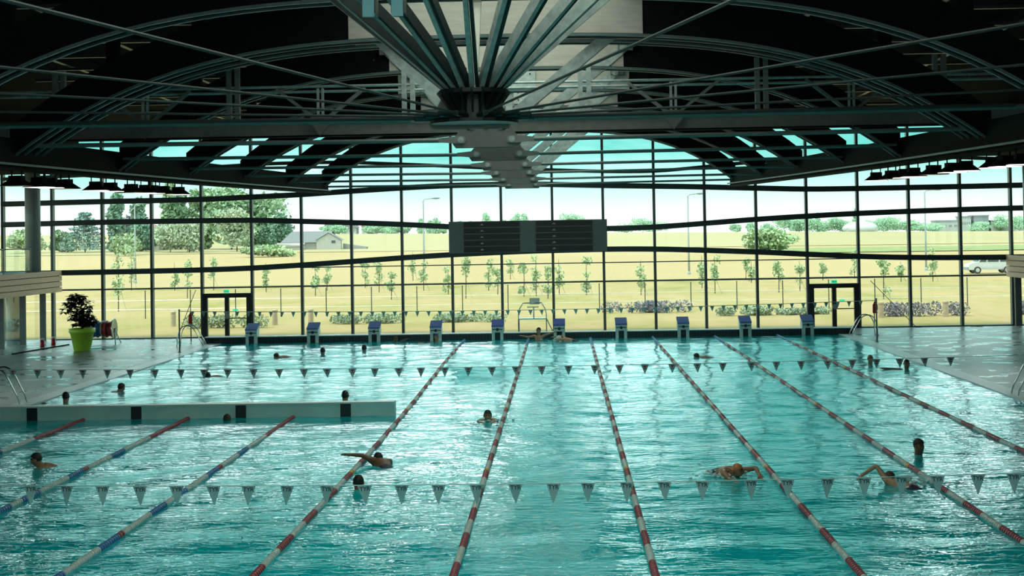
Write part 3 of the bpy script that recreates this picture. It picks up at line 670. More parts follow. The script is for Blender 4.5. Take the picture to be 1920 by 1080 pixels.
# pool ladders: two bent handrails each
CHR = mat('stainless_rail', (.55, .60, .60), .18, .9)
def ladder(x, y, s, label, h=.95, back=.75):
    l = thing('pool_handrails', label, 'handrails', (x, y, 0), group='pool handrails')
    for dy in (-.28, .28):
        pts = [Vector((s*back, dy, .02)), Vector((s*back*.92, dy, h*.62)), Vector((s*back*.72, dy, h*.93)), Vector((s*back*.4, dy, h)), Vector((s*back*.12, dy, h*.86)), Vector((-s*.12, dy, h*.45)), Vector((-s*.28, dy, .05)), Vector((-s*.3, dy, -.5))]
        P = []
        for i in range(len(pts)-1):
            p0, p1, p2, p3 = pts[max(i-1, 0)], pts[i], pts[i+1], pts[min(i+2, len(pts)-1)]
            for q in range(5):
                t = q/5; P.append(.5*((2*p1)+(p2-p0)*t+(2*p0-5*p1+4*p2-p3)*t*t+(3*p1-p0-3*p2+p3)*t**3))
        P.append(pts[-1]); MB().tube(P, .021, 8).build('handrail', CHR, l, True)
    for k in range(2): MB().box(-s*.3-.05, -s*.3+.05, -.28, .28, -.25-.28*k, -.22-.28*k).build('tread', CHR, l)
ladder(-14.55, 40.0, -1, 'steel pool handrails at the left pool edge behind the bulkhead'); ladder(11.55, 38.6, 1, 'steel pool handrails at the right pool edge by the frame')
ladder(-14.6, 60.6, -1, 'steel pool handrails in the far left pool corner', .85); ladder(11.6, 60.6, 1, 'steel pool handrails in the far right pool corner', .85)
RED = mat('signal_red', (.50, .02, .02), .4)
for x, y, l in ((-15.55, 63.4, 'red fire extinguisher beside the left glass door'), (12.85, 63.4, 'red fire extinguisher beside the right glass door')):
    f = thing('fire_extinguisher', l, 'extinguisher', (x, y, .75), group='fire extinguishers')
    MB().lathe([(.07, 0), (.085, .02), (.085, .34), (.05, .41), (.025, .43)], n=14).build('cylinder', RED, f, True); MB().box(-.02, .08, -.02, .02, .43, .48).build('valve', DARK, f)
    MB().tube([(.06, 0, .45), (.12, 0, .35), (.11, 0, .12)], .012, 6).build('hose', DARK, f); pbox('wall_stand', -.02, .02, .06, .1, -.73, .3, ROD, f)
for x, y, l in ((-21.1, 61.4, 'left one of two small red canisters on the left deck'), (-20.95, 62.3, 'right one of two small red canisters on the left deck')):
    f = thing('red_canister', l, 'canister', (x, y, .02), group='red canisters')
    MB().lathe([(.075, 0), (.085, .01), (.085, .28)], n=14).build('body', RED, f, True); MB().lathe([(.085, .28), (.085, .34), (.04, .36)], n=14).build('lid', mat('canister_white', (.8, .8, .78), .4), f, True)
# long rod lying on the left deck
tag(MB().tube([(-20.9, 57.4, .045), (-20.3, 62.3, .045)], .025, 6).build('deck_pole', DARK), 'long dark pole lying on the left deck', 'pole')

# potted tree
pt = thing('potted_plant', 'big lime green pot with a dark leafy shrub on the left deck', 'potted plant', (-18.68, 58.9, .02))
MB().lathe([(.28, 0), (.31, .02), (.455, .70), (.47, .70), (.50, .72), (.505, .86), (.47, .875), (.45, .86), (.44, .78), (.0, .78)], n=32).build('pot', mat('lime_plastic', (.48, .82, .07), .35, var=.05), pt, True)
MB().lathe([(.44, .76), (.44, .79)], n=24).build('soil', mat('soil', (.04, .03, .02), .9, var=.3), pt)
BARK = mat('bark', (.07, .05, .035), .9, var=.3); LEAFD = mat('leaf_dark_green', (.006, .017, .011), .5, var=.35, scale=3)
st = MB()
st.tube([(0, 0, .75), (.02, 0, 1.1), (-.03, .02, 1.6), (-.05, 0, 2.0)], [.03, .028, .02, .01], 7); st.tube([(0, 0, .8), (-.18, .05, 1.2), (-.32, .05, 1.6)], [.02, .016, .008], 6); st.tube([(0, 0, .8), (.2, -.04, 1.15), (.3, 0, 1.4)], [.02, .016, .008], 6)
st.build('stem', BARK, pt, True)
lv = MB()
def leaf_whorl(mb, c, n, L, wd):
    for k in range(n):
        a = random.random()*6.28; el = random.uniform(-.5, .45); d = Vector((math.cos(a)*math.cos(el), math.sin(a)*math.cos(el), math.sin(el))); s = d.cross(Vector((0, 0, 1))).normalized()*wd
        c2 = Vector(c); mb.add([c2+d*.02, c2+d*L*.5+s, c2+d*L-Vector((0, 0, L*.2)), c2+d*L*.5-s], [(0, 1, 2, 3)])
for k in range(125):
    a = random.random()*6.28; zz = random.uniform(1.0, 2.2); rr = .5*math.sqrt(random.random())*(1.0 if zz < 1.95 else .55); cxo = -.08+(.12 if zz < 1.5 else -.1)
    leaf_whorl(lv, (cxo+rr*math.cos(a), rr*math.sin(a), zz), 9, .24, .055)
tag(lv.build('foliage', LEAFD, pt), kind='stuff')

# lane rope reel behind the pot
rl = thing('lane_rope_reel', 'reel of wound red white and blue lane ropes beside the green pot', 'reel', (-19.15, 62.6, .02))
for x in (-.55, .62):
    MB().lathe([(.41, 0), (.44, 0), (.44, .03), (.41, .03)], (x, 0, .62), 22, 'x').build('rim', CHR, rl, True)
    for k in range(3):
        a = k*PI/3; MB().tube([(x+.015, .42*math.cos(a), .62+.42*math.sin(a)), (x+.015, -.42*math.cos(a), .62-.42*math.sin(a))], .014, 6).build('spoke', CHR, rl)
    for s in (-1, 1): MB().tube([(x+.03, 0, .62), (x+.08+(.1 if x > 0 else -.1), s*.4, 0)], .022, 6).build('leg', CHR, rl)
MB().tube([(-.6, 0, .62), (.7, 0, .62)], .03, 8).build('axle', CHR, rl)
for x0, x1, c in ((-.5, -.32, 'r'), (-.32, -.2, 'w'), (-.2, .12, 'b'), (.12, .18, 'w'), (.18, .6, 'r')):
    pr = []; n = max(2, int((x1-x0)/.1))
    for i in range(n):
        z = x0+(x1-x0)*i/n; dz = (x1-x0)/n; R = .33+.03*math.sin(i*2.1); pr += [(R*.9, z), (R, z+dz*.3), (R, z+dz*.7), (R*.9, z+dz)]
    MB().lathe(pr, (0, 0, .62), 18, 'x').build('wound_rope', FLC[c], rl, True)

# umpire / lifeguard chair
ch = thing('lifeguard_chair', 'tall steel lifeguard chair behind the sixth starting block', 'chair', (-1.28, 63.6, .02))
for s in (-1, 1):
    MB().tube([(s*.58, -.3, 0), (s*.58, -.3, .95), (s*.52, -.3, 1.15), (s*.40, -.25, 1.36), (s*.34, -.22, 1.38)], .022, 8).build('front_leg', CHR, ch, True)
    MB().tube([(s*.58+(.32 if s > 0 else 0), .55, 0), (s*.56, .1, .75)], .022, 8).build('rear_leg', CHR, ch, True)
MB().tube([(-.36, -.22, 1.38), (.4, -.22, 1.38)], .022, 8).build('arm_rail', CHR, ch, True)
pbox('foot_platform', -.57, .57, -.36, .2, .70, .75, CHR, ch); SEATW = mat('seat_white', (.72, .76, .72), .5)
pbox('seat', -.22, .26, -.15, .25, 1.18, 1.22, SEATW, ch); pbox('backrest', -.12, .30, .2, .24, 1.3, 1.56, SEATW, ch)
MB().tube([(.05, .05, .75), (.05, .05, 1.2)], .03, 8).build('seat_post', CHR, ch)
for k in range(2): MB().tube([(-.57, -.3, .25+.25*k), (.57, -.3, .25+.25*k)], .0, 6) 
# ================================================================ SWIMMERS
SKINS = [mat('skin_light', (.50, .27, .17), .5, var=.08), mat('skin_tan', (.36, .17, .09), .5, var=.08), mat('skin_brown', (.20, .09, .05), .5, var=.08)]
SUIT = mat('swimsuit_navy', (.02, .025, .06), .6); EYE = mat('eye_dark', (.01, .01, .012), .2)
HAIRS = {'dark': mat('hair_dark', (.012, .011, .012), .6, var=.3, scale=40), 'brown': mat('hair_brown', (.06, .03, .018), .6, var=.3, scale=40), 'blond': mat('hair_blond', (.28, .19, .09), .6, var=.2, scale=40),
         'black cap': mat('cap_black', (.015, .017, .022), .3), 'blue cap': mat('cap_blue', (.03, .06, .22), .3), 'white cap': mat('cap_white', (.7, .72, .7), .3), 'orange cap': mat('cap_orange', (.55, .17, .05), .35)}
def skin_mesh(verts, edges, radii, root, mats, suit_c, suit_r):
    me = bpy.data.meshes.new('body'); me.from_pydata(verts, edges, []); o = bpy.data.objects.new('body_tmp', me); C.objects.link(o)
    md = o.modifiers.new('skin', 'SKIN'); md.use_smooth_shade = True
    for i, sv in enumerate(me.skin_vertices[0].data): sv.radius = (radii[i], radii[i]); sv.use_root = (i == root)
    o.modifiers.new('sub', 'SUBSURF').levels = 2; o.modifiers['sub'].render_levels = 2
    dg = bpy.context.evaluated_depsgraph_get(); m2 = bpy.data.meshes.new_from_object(o.evaluated_get(dg)); bpy.data.objects.remove(o)
    m2.materials.clear()
    for q in mats: m2.materials.append(q)
    sc_ = Vector(suit_c)
    for p in m2.polygons: p.material_index = 1 if (p.center-sc_).length < suit_r else 0; p.use_smooth = True
    return m2
POSES = {
 'upright': dict(head=(0, 0, .115), look=(0, 1, 0), neck=(0, -.02, -.03), chest=(0, -.03, -.24), belly=(0, -.03, -.45), pelvis=(0, -.04, -.66), hip=(.1, -.04, -.72), knee=(.13, .05, -1.1), ankle=(.12, -.1, -1.48), toe=(.13, .03, -1.56),
                 sh=(.18, -.03, -.09), el=(.42, .08, -.13), wr=(.62, .22, -.08)),
 'breast': dict(head=(0, 0, .10), look=(0, 1, 0), neck=(0, -.10, -.02), chest=(0, -.30, -.10), belly=(0, -.5, -.2), pelvis=(0, -.70, -.28), hip=(.1, -.76, -.3), knee=(.2, -1.12, -.42), ankle=(.16, -1.5, -.36), toe=(.26, -1.58, -.4),
                 sh=(.18, -.16, -.04), el=(.36, .06, -.09), wr=(.2, .34, -.08)),
 'crawl': dict(head=(0, 0, .035), look=(.0, .9, -.5), neck=(0, -.13, .0), chest=(0, -.33, -.02), belly=(0, -.53, -.06), pelvis=(0, -.74, -.1), hip=(.1, -.8, -.12), knee=(.11, -1.22, -.16), ankle=(.1, -1.64, -.12), toe=(.1, -1.8, -.1),
                 sh=(.18, -.2, .02), el=(.22, .12, -.06), wr=(.16, .42, -.1)),
 'dive': dict(head=(0, 0, -.45), look=(0, 1, 0), neck=(0, -.13, -.45), chest=(0, -.33, -.45), belly=(0, -.53, -.47), pelvis=(0, -.74, -.5), hip=(.1, -.8, -.5), knee=(.14, -1.2, -.58), ankle=(.12, -1.6, -.55), toe=(.12, -1.76, -.55),
                 sh=(.18, -.2, -.45), el=(.25, .1, -.48), wr=(.12, .4, -.45))}
def person(label, pose, x, y, heading, skin=0, hair='dark', z=0., armL=None, armR=None, size=1.0):
    P = dict(POSES[pose]); root = thing('person', label, 'person', (x, y, z), heading)
    root.scale = (size,)*3
    V = []; E = []; R = []
    def add(p, r, par=None):
        V.append(tuple(p)); R.append(r); i = len(V)-1
        if par is not None: E.append((par, i))
        return i
    H = Vector(P['head']); lk = Vector(P['look']).normalized()
    pel = add(P['pelvis'], .135); bel = add(P['belly'], .125, pel); chs = add(P['chest'], .145, bel); nk = add(P['neck'], .065, chs)
    h1 = add(H+Vector((0, 0, -.04)), .072, nk); h2 = add(H+Vector((0, 0, .02))-lk*.01, .092, h1); add(H+Vector((0, 0, .085))-lk*.015, .07, h2)
    add(H+lk*.095+Vector((0, 0, -.02)), .018, h1)                       # nose
    for s in (-1, 1):
        m = lambda q: Vector((q[0]*s, q[1], q[2]))
        hp = add(m(P['hip']), .095, pel); kn = add(m(P['knee']), .06, hp); an = add(m(P['ankle']), .038, kn); add(m(P['toe']), .035, an)
        arm = armL if s < 0 else armR
        sh, el, wr = [Vector(q) for q in arm] if arm else [m(P[k]) for k in ('sh', 'el', 'wr')]
        a = add(sh, .068, chs); b = add((sh+el)/2, .05, a); b = add(el, .041, b); c = add((el+wr)/2, .038, b); c = add(wr, .027, c)
        d = (wr-el).normalized(); up = Vector((0, 0, 1)); sd = d.cross(up)
        sd = sd.normalized() if sd.length > .05 else Vector((1, 0, 0)); dn = sd.cross(d).normalized()
        pm = add(wr+d*.06, .030, c)
        for k, (o2, L) in enumerate(((-.032, .075), (-.011, .085), (.011, .08), (.032, .065))):
            f1 = add(wr+d*(.06+L*.55)+sd*o2*1.15, .0095, pm); add(wr+d*(.06+L)+sd*o2*1.2-dn*.018, .008, f1)
        t1 = add(wr+d*.05-sd*.05, .0105, c); add(wr+d*.085-sd*.062, .009, t1)
    me = skin_mesh(V, E, R, pel, [SKINS[skin], SUIT], P['pelvis'], .2)
    link('body', me, root)
    # hair or cap: shell on the top and back of the head
    hm = HAIRS[hair]; mb = MB(); n, mm = 14, 7; ax = (Vector((0, 0, 1))*.8-lk*.62).normalized(); r = Vector((1, 0, 0)); f2 = ax.cross(r).normalized()
    c0 = H+Vector((0, 0, .03))-lk*.012; Vv = [c0+ax*.118]; Fv = []
    for i in range(1, mm+1):
        ph = i/mm*1.75
        for k in range(n):
            t = 2*PI*k/n; Vv.append(c0+ax*.118*math.cos(ph)+(r*.093*math.cos(t)+f2*.112*math.sin(t))*math.sin(ph))
    for k in range(n): Fv.append((0, 1+k, 1+(k+1) % n))
    for i in range(mm-1):
        for k in range(n): a, b = 1+i*n+k, 1+i*n+(k+1) % n; Fv.append((a, a+n, b+n, b))
    mb.add(Vv, Fv); mb.build('swim_cap' if 'cap' in hair else 'hair', hm, root, True)
    side = lk.cross(Vector((0, 0, 1))).normalized()
    for s in (-1, 1):
        MB().ball(H+lk*.075+side*s*.033+Vector((0, 0, .018)), .014, 8, 5).build('eye', EYE, root, True)
        MB().ball(H+side*s*.088+Vector((0, 0, .0)), (.014, .022, .03), 8, 5).build('ear', SKINS[skin], root, True)
    return root
AW, TO, LEFT, RIGHT = 0, PI, PI/2, -PI/2
person('dark haired swimmer, only the head above water, left of the third starting block', 'upright', -8.8, 55.63, AW, 1, 'black cap')
person('dark haired swimmer, only the head above water, below the third starting block', 'upright', -7.41, 56.62, AW, 1, 'dark')
person('faint swimmer low in the water between the two leftmost blocks', 'crawl', -10.3, 54.46, LEFT, 0, 'brown', z=-.03)
person('swimmer leaning back at the dark end wall with one arm stretched along it', 'upright', -6.75, 61.3, 2.6, 2, 'brown', z=-.02, armR=((-.18, .0, -.06), (-.35, .1, .05), (-.62, .12, .16)))
person('swimmer in a dark cap clinging to the fourth starting block', 'upright', -5.1, 61.35, TO, 0, 'blue cap', z=.06)
person('bare shouldered swimmer reaching one arm up to the sixth starting block', 'upright', -1.0, 61.2, 2.75, 0, 'dark', z=.26, armL=((-.18, 0, -.09), (-.42, -.05, .0), (-.68, -.1, .08)))
person('swimmer on the back splashing in front of the sixth starting block', 'crawl', -.2, 60.6, 1.2, 0, 'white cap', z=.04, armR=((.18, -.2, .04), (.35, -.05, .14), (.25, .3, .1)))
person('swimmer barely breaking the surface below the eighth starting block', 'crawl', 4.47, 51.94, LEFT, 0, 'brown', z=-.06)
person('left one of two swimmers near the right pool edge, blond', 'upright', 9.54, 47.89, TO, 0, 'blond', z=.05)
person('right one of two swimmers near the right pool edge, arms spread', 'upright', 10.34, 46.44, TO, 1, 'dark', z=.02, armL=((-.18, 0, -.08), (-.45, .02, -.12), (-.7, .05, -.1)), armR=((.18, 0, -.06), (.45, .02, -.03), (.7, .05, .0)))
person('brown haired swimmer gliding left of the pool behind the bulkhead', 'breast', -12.5, 42.93, RIGHT+.8, 0, 'brown')
person('swimmer whose dark head shows just above the left end of the bulkhead', 'upright', -13.1, 39.9, AW, 1, 'dark', z=.06)
person('swimmer with only a hand and crown showing near the left pool edge', 'crawl', -11.13, 47.41, LEFT, 1, 'dark', z=-.07)
person('swimmer with a black cap above the right black mark of the bulkhead', 'upright', -5.55, 38.6, AW, 1, 'black cap', z=.12)
person('swimmer hidden low in the water against the bulkhead', 'upright', -7.95, 35.85, AW, 0, 'brown', z=-.12)
person('swimmer coming towards the viewer in the centre lane with arms forward', 'breast', -1.76, 34.81, TO, 0, 'dark', z=.02, armL=((-.17, -.16, -.03), (-.22, .08, -.02), (-.1, .34, -.02)), armR=((.17, -.16, -.03), (.22, .08, -.02), (.1, .34, -.02)))
person('dark haired swimmer at the far left below the bulkhead', 'breast', -10.05, 28.8, LEFT+.3, 1, 'dark', z=.02)
person('freestyle swimmer swinging a tanned arm over the lane rope', 'crawl', -3.52, 28.66, .35, 2, 'dark', z=.02, armL=((-.17, -.16, .07), (-.34, -.14, .16), (-.62, -.2, .2)))
person('swimmer whose dark head touches the nearest pennant line on the left', 'upright', -3.5, 25.77, AW, 1, 'dark', z=-.02)
person('freestyle swimmer with orange cap and tanned shoulders right of centre', 'crawl', 2.95, 26.4, TO+.35, 1, 'orange cap', z=.06, armL=((-.18, -.16, .03), (-.3, .1, .1), (-.22, .36, .02)))
person('freestyle swimmer with raised bent arm near the lower right', 'crawl', 5.38, 25.67, .42, 0, 'brown', z=.01, armL=((-.14, -.14, .05), (-.21, .06, .28), (-.4, .17, .13)))
person('dark haired swimmer with head and neck out of the water on the right', 'upright', 6.6, 28.76, TO+.6, 2, 'dark', z=.05, armL=((-.18, -.03, -.09), (-.27, .1, -.27), (-.2, .34, -.22)), armR=((.18, -.03, -.09), (.27, .1, -.27), (.2, .34, -.22)))
person('dark swimmer fully under water at the bottom edge', 'dive', -2.3, 20.0, .5, 2, 'dark', z=.29)
person('pale swimmer fully under water in the lower left corner', 'dive', -6.85, 20.9, -.25, 0, 'brown', z=.30)
person('swimmer under water making ripples between the right lane ropes', 'dive', 6.72, 39.43, LEFT, 0, 'brown', z=.31)
# splashes
FOAM = mat('splash_foam', (.75, .85, .85), .35)
for x, y, l, n in ((2.75, 26.5, 'white splash around the swimmer with the orange cap', 90), (5.75, 25.5, 'white splash behind the raised arm swimmer', 90), (-.35, 60.4, 'small white splash before the sixth starting block', 40), (-1.7, 34.55, 'small splash at the hands of the centre lane swimmer', 40)):
    mb = MB()
    for k in range(n):
        a = random.random()*6.28; rr = abs(random.gauss(0, .28)); s = random.uniform(.006, .028); mb.ball((x+rr*math.cos(a)*1.4, y+rr*math.sin(a), max(.005, random.gauss(.03, .04))), (s*1.5, s*1.2, s*.7), 6, 4)
    tag(mb.build('water_splash', FOAM, None, True), l, 'splash', kind='stuff')

# ================================================================ OUTDOORS
def gz(x, y): return -.06+max(0., min(1., (y-150)/550))*(4.7-.0125*x)
def ground_mat(name, cols, s1, s2, stretch):
    m = bpy.data.materials.new(name); m.use_nodes = True; t = m.node_tree; b = t.nodes['Principled BSDF']; b.inputs['Roughness'].default_value = .95; b.inputs['Specular IOR Level'].default_value = .1
    tcn = N(t, 'ShaderNodeTexCoord'); mpn = N(t, 'ShaderNodeMapping'); mpn.inputs['Scale'].default_value = stretch; t.links.new(tcn.outputs['Object'], mpn.inputs[0])
    n = N(t, 'ShaderNodeTexNoise'); n.inputs['Scale'].default_value = s1; n.inputs['Detail'].default_value = 8; n.inputs['Roughness'].default_value = .65; t.links.new(mpn.outputs[0], n.inputs[0])
    r = N(t, 'ShaderNodeValToRGB'); t.links.new(n.outputs[0], r.inputs[0]); r.color_ramp.elements[0].position = .28; r.color_ramp.elements[1].position = .72
    r.color_ramp.elements[0].color = (*cols[0], 1); r.color_ramp.elements[1].color = (*cols[-1], 1)
    for i, c in enumerate(cols[1:-1]): q = r.color_ramp.elements.new(.28+.44*(i+1)/(len(cols)-1)); q.color = (*c, 1)
    t.links.new(r.outputs[0], b.inputs['Base Color']); MATS[name] = m; return m
LAWN = ground_mat('lawn', [(.22, .195, .055), (.32, .26, .105), (.40, .29, .15), (.26, .225, .07)], .16, 2, (1, .35, 1))
WHEAT = ground_mat('wheat', [(.38, .285, .145), (.42, .31, .165), (.36, .285, .15)], .02, 1, (1, .25, 1))
WHEAT2 = ground_mat('wheat_far', [(.36, .30, .165), (.39, .325, .18), (.33, .295, .16)], .01, 1, (1, .2, 1))
def ground(name, ys, m, zoff=0., edge=None):
    V = []; F = []; xs = np.linspace(-520, 520, 27)
    for i, y in enumerate(ys):
        for x in xs:
            yy = y + (edge(x) if edge and i == 0 else 0); V.append((x, yy, gz(x, yy)+zoff))
    n = len(xs)
    for i in range(len(ys)-1):
        for j in range(n-1): F.append((i*n+j, i*n+j+1, (i+1)*n+j+1, (i+1)*n+j))
    return struct(mesh(name, V, F, m))
V = []; F = []
def patch(name, x0, x1, y0, y1, m, z):
    nx = max(2, int((x1-x0)/40)); ny = max(2, int((y1-y0)/30)); V = []; F = []
    for j in range(ny+1):
        for i in range(nx+1): x = x0+(x1-x0)*i/nx; y = y0+(y1-y0)*j/ny; V.append((x, y, gz(x, y)+z))
    for j in range(ny):
        for i in range(nx): a = j*(nx+1)+i; F.append((a, a+1, a+nx+2, a+nx+1))
    return struct(mesh(name, V, F, m))
patch('ground_lawn', -300, 300, 66.0, 175, LAWN, 0.0); patch('ground_lawn_side', -300, -24.7, -40, 66, LAWN, -.05); patch('ground_lawn_side', 21.8, 300, -40, 66, LAWN, -.05)
patch('ground_wheat', -420, 420, 138, 330, WHEAT, .05); patch('ground_wheat_far', -900, 900, 300, 3000, WHEAT2, .12)
patch('ground_green_strip', 30, 140, 235, 275, mat('green_strip', (.22, .25, .09), .95, var=.2, scale=.3), .16)
# fence
GREY = mat('fence_steel', (.04, .05, .045), .5, .3)
fe = thing('wire_fence', 'thin dark wire fence with slim posts on the lawn', 'fence', (0, 84, 0))
for k in range(19): MB().tube([(-23.1+2.51*k, 0, -.1), (-23.1+2.51*k, 0, 1.5)], .028, 6).build('post', GREY, fe)
for z in (.95, .45): MB().tube([(-34, 0, z), (30, 0, z)], .014, 5).build('wire', mat('fence_wire', (.55, .58, .55), .4, .3), fe)
# street lamps
LPM = mat('lamp_pole_paint', (.30, .36, .37), .5, .1)
for x, y, l in ((-42.2, 150, 'tall street lamp in front of the left trees'), (-13.6, 150, 'tall street lamp left of the scoreboard'), (12.4, 150, 'tall street lamp right of the scoreboard'), (35.5, 150, 'tall street lamp near the white van')):
    lp = thing('street_lamp', l, 'street lamp', (x, y, gz(x, y)), group='street lamps')
    MB().tube([(0, 0, -.2), (0, 0, 4), (0, 0, 7.8), (.15, 0, 7.95), (.9, 0, 8.02)], [.11, .085, .06, .05, .045], 8).build('pole', LPM, lp, True)
    MB().ball((1.25, 0, 8.03), (.42, .16, .09), 10, 6).build('lamp_head', mat('lamp_head_grey', (.15, .2, .22), .4), lp, True)
    MB().lathe([(.16, -.1), (.16, .35), (.1, .45)], n=10).build('base', LPM, lp)
# bollards
BOL = mat('bollard_stone', (.46, .38, .28), .8, var=.15)
for k, (x, y, l) in enumerate(((-19.5, 76, 'beige bollard right of the green pot, outdoors'), (-14.4, 76, 'beige bollard behind the left glass door'), (-12.6, 76, 'beige bollard between the two leftmost blocks, outdoors'), (15.3, 74, 'beige bollard behind the right pennant post, outdoors'), (18.4, 74, 'beige bollard by the lavender on the right, outdoors'))):
    bo = thing('bollard', l, 'bollard', (x, y, gz(x, y)), group='bollards')
    MB().lathe([(.14, -.1), (.14, .62), (.12, .66)], n=12).build('shaft', BOL, bo); MB().lathe([(.15, .66), (.15, .74), (.1, .78)], n=12).build('cap', BOL, bo)
# leaf clouds
def leaf_cloud(mb, c, r, n, s, flat=.0):
    for k in range(n):
        while True:
            p = Vector((random.uniform(-1, 1), random.uniform(-1, 1), random.uniform(-1, 1)))
            if .25 < p.length < 1: break
        q = Vector((c[0]+p.x*r[0], c[1]+p.y*r[1], c[2]+p.z*r[2])); ss = s*random.uniform(.6, 1.3)
        a = Vector((random.gauss(0, 1), random.gauss(0, 1), random.gauss(0, 1))).normalized(); b = a.cross(Vector((random.gauss(0, 1), random.gauss(0, 1), random.gauss(0, 1)))).normalized()
        mb.add([q-a*ss, q+b*ss*.6, q+a*ss, q-b*ss*.6], [(0, 1, 2, 3)])
LEAVES = {'dark': mat('leaves_dark', (0.170, 0.300, 0.209), .8, var=.3, scale=.3), 'blue': mat('leaves_blue_green', (0.202, 0.315, 0.283), .8, var=.3, scale=.3), 'mid': mat('leaves_mid', (0.290, 0.419, 0.253), .8, var=.3, scale=.3), 'light': mat('leaves_light', (0.383, 0.494, 0.286), .8, var=.3, scale=.3),  # leaf colours lightened: haze in the air is put into the colour
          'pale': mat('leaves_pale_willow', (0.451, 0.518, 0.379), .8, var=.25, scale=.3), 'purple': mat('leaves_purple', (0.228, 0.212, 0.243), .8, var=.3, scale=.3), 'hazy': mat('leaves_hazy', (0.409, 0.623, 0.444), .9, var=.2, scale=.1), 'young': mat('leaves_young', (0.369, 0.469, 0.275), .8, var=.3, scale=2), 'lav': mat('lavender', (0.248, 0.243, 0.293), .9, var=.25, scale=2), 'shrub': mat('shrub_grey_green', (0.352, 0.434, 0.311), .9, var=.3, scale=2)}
def tree(name, label, x, y, h, wd, kind, col, group, base=None):
    z = gz(x, y) if base is None else base
    t = thing(name, label, 'tree', (x, y, z), group=group); mb = MB(); s = max(.35, h*.04)
    MB().tube([(0, 0, -.3), (0, 0, h*.3), (wd*.02, 0, h*.75)], [h*.014, h*.012, h*.004], 7).build('trunk', BARK, t)
    if kind == 'poplar':
        for k in range(7): f = k/6; leaf_cloud(mb, (random.uniform(-.1, .1)*wd, 0, h*(.12+.82*f)), (wd*(.5-.34*abs(f-.35)), wd*.45, h*.13), 190, s)
    elif kind == 'cedar':
        for k in range(8): f = k/7; leaf_cloud(mb, (0, 0, h*(.12+.8*f)), (wd*(.55-.42*f), wd*(.5-.4*f), h*.055), 340, s*.9)
    elif kind == 'cone':
        for k in range(7): f = k/6; leaf_cloud(mb, (0, 0, h*(.1+.82*f)), (wd*(.5-.44*f), wd*.4*(1-f*.8), h*.09), 150, s)
    else:
        for k in range(11):
            a = random.random()*6.28; rr = random.uniform(.0, .34)*wd; zz = random.uniform(.2, .8)
            leaf_cloud(mb, (rr*math.cos(a), rr*math.sin(a)*.8, h*zz), (wd*.25, wd*.24, h*.19), 210, s)
        leaf_cloud(mb, (0, 0, h*.55), (wd*.44, wd*.38, h*.42), 420, s)
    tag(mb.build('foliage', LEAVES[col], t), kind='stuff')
F0 = 2861.43
def px(x, y, ytop, ybase, half): pass
GL = 'trees beyond the left fields'
TREES = [  # x, y, height, width, kind, colour, label
 (-117.0, 330, 5.8, 9, 'round', 'light', 'yellow green bush tree left of the gallery column'),
 (-110.5, 335, 5.0, 6, 'round', 'mid', 'small green tree just right of the gallery column'),
 (-103.8, 330, 9.0, 11.5, 'cedar', 'blue', 'dark blue green cedar right of the gallery column'),
 (-98.5, 345, 8.6, 8, 'round', 'purple', 'dark purplish tree beside the cedar'),
 (-97.0, 330, 12.4, 4.5, 'poplar', 'dark', 'tall dark poplar left of the first street lamp'),
 (-93.6, 335, 11.4, 4.8, 'poplar', 'dark', 'tall dark poplar behind the first street lamp'),
 (-91.0, 332, 6.5, 8, 'round', 'dark', 'dark round tree below the pink roof'),
 (-90.5, 350, 14.8, 4.6, 'poplar', 'mid', 'tallest poplar left of the green tree group'),
 (-88.5, 352, 13.2, 4.2, 'poplar', 'mid', 'second poplar of the left green tree group'),
 (-85.0, 352, 13.2, 4.6, 'poplar', 'mid', 'third poplar of the left green tree group'),
 (-82.5, 352, 13.4, 4.6, 'poplar', 'mid', 'fourth poplar of the left green tree group'),
 (-75.0, 345, 15.0, 17, 'round', 'mid', 'largest broad green tree of the left group'),
 (-68.0, 347, 13.4, 14, 'round', 'mid', 'broad green tree at the right side of the left group'),
 (-62.8, 340, 8.6, 7, 'round', 'dark', 'small dark tree left of the barn'),
 (-82.0, 318, 6.6, 9, 'round', 'pale', 'pale willow at the left of the three willows'),
 (-77.3, 315, 7.8, 9, 'round', 'pale', 'pale willow in the middle of the three willows'),
 (-68.0, 318, 9.6, 9.5, 'round', 'pale', 'tall pale willow at the right of the three willows'),
 (-62.5, 322, 5.5, 5, 'round', 'dark', 'dark bush right of the tallest pale willow'),
 (-51.0, 265, 2.2, 9, 'round', 'light', 'low light green hedge bush in front of the barn'),
 (-83.5, 290, 4.6, 6.5, 'round', 'light', 'light green bush tree right of the first street lamp pole'),
 (33.5, 250, 3.9, 9.5, 'round', 'light', 'rounded light green tree alone in the field right of the scoreboard'),
]
for x, y, h, wd, k, c, l in TREES: tree('leafy_tree' if k == 'round' else k+'_tree', l, x, y, h, wd, k, c, GL)
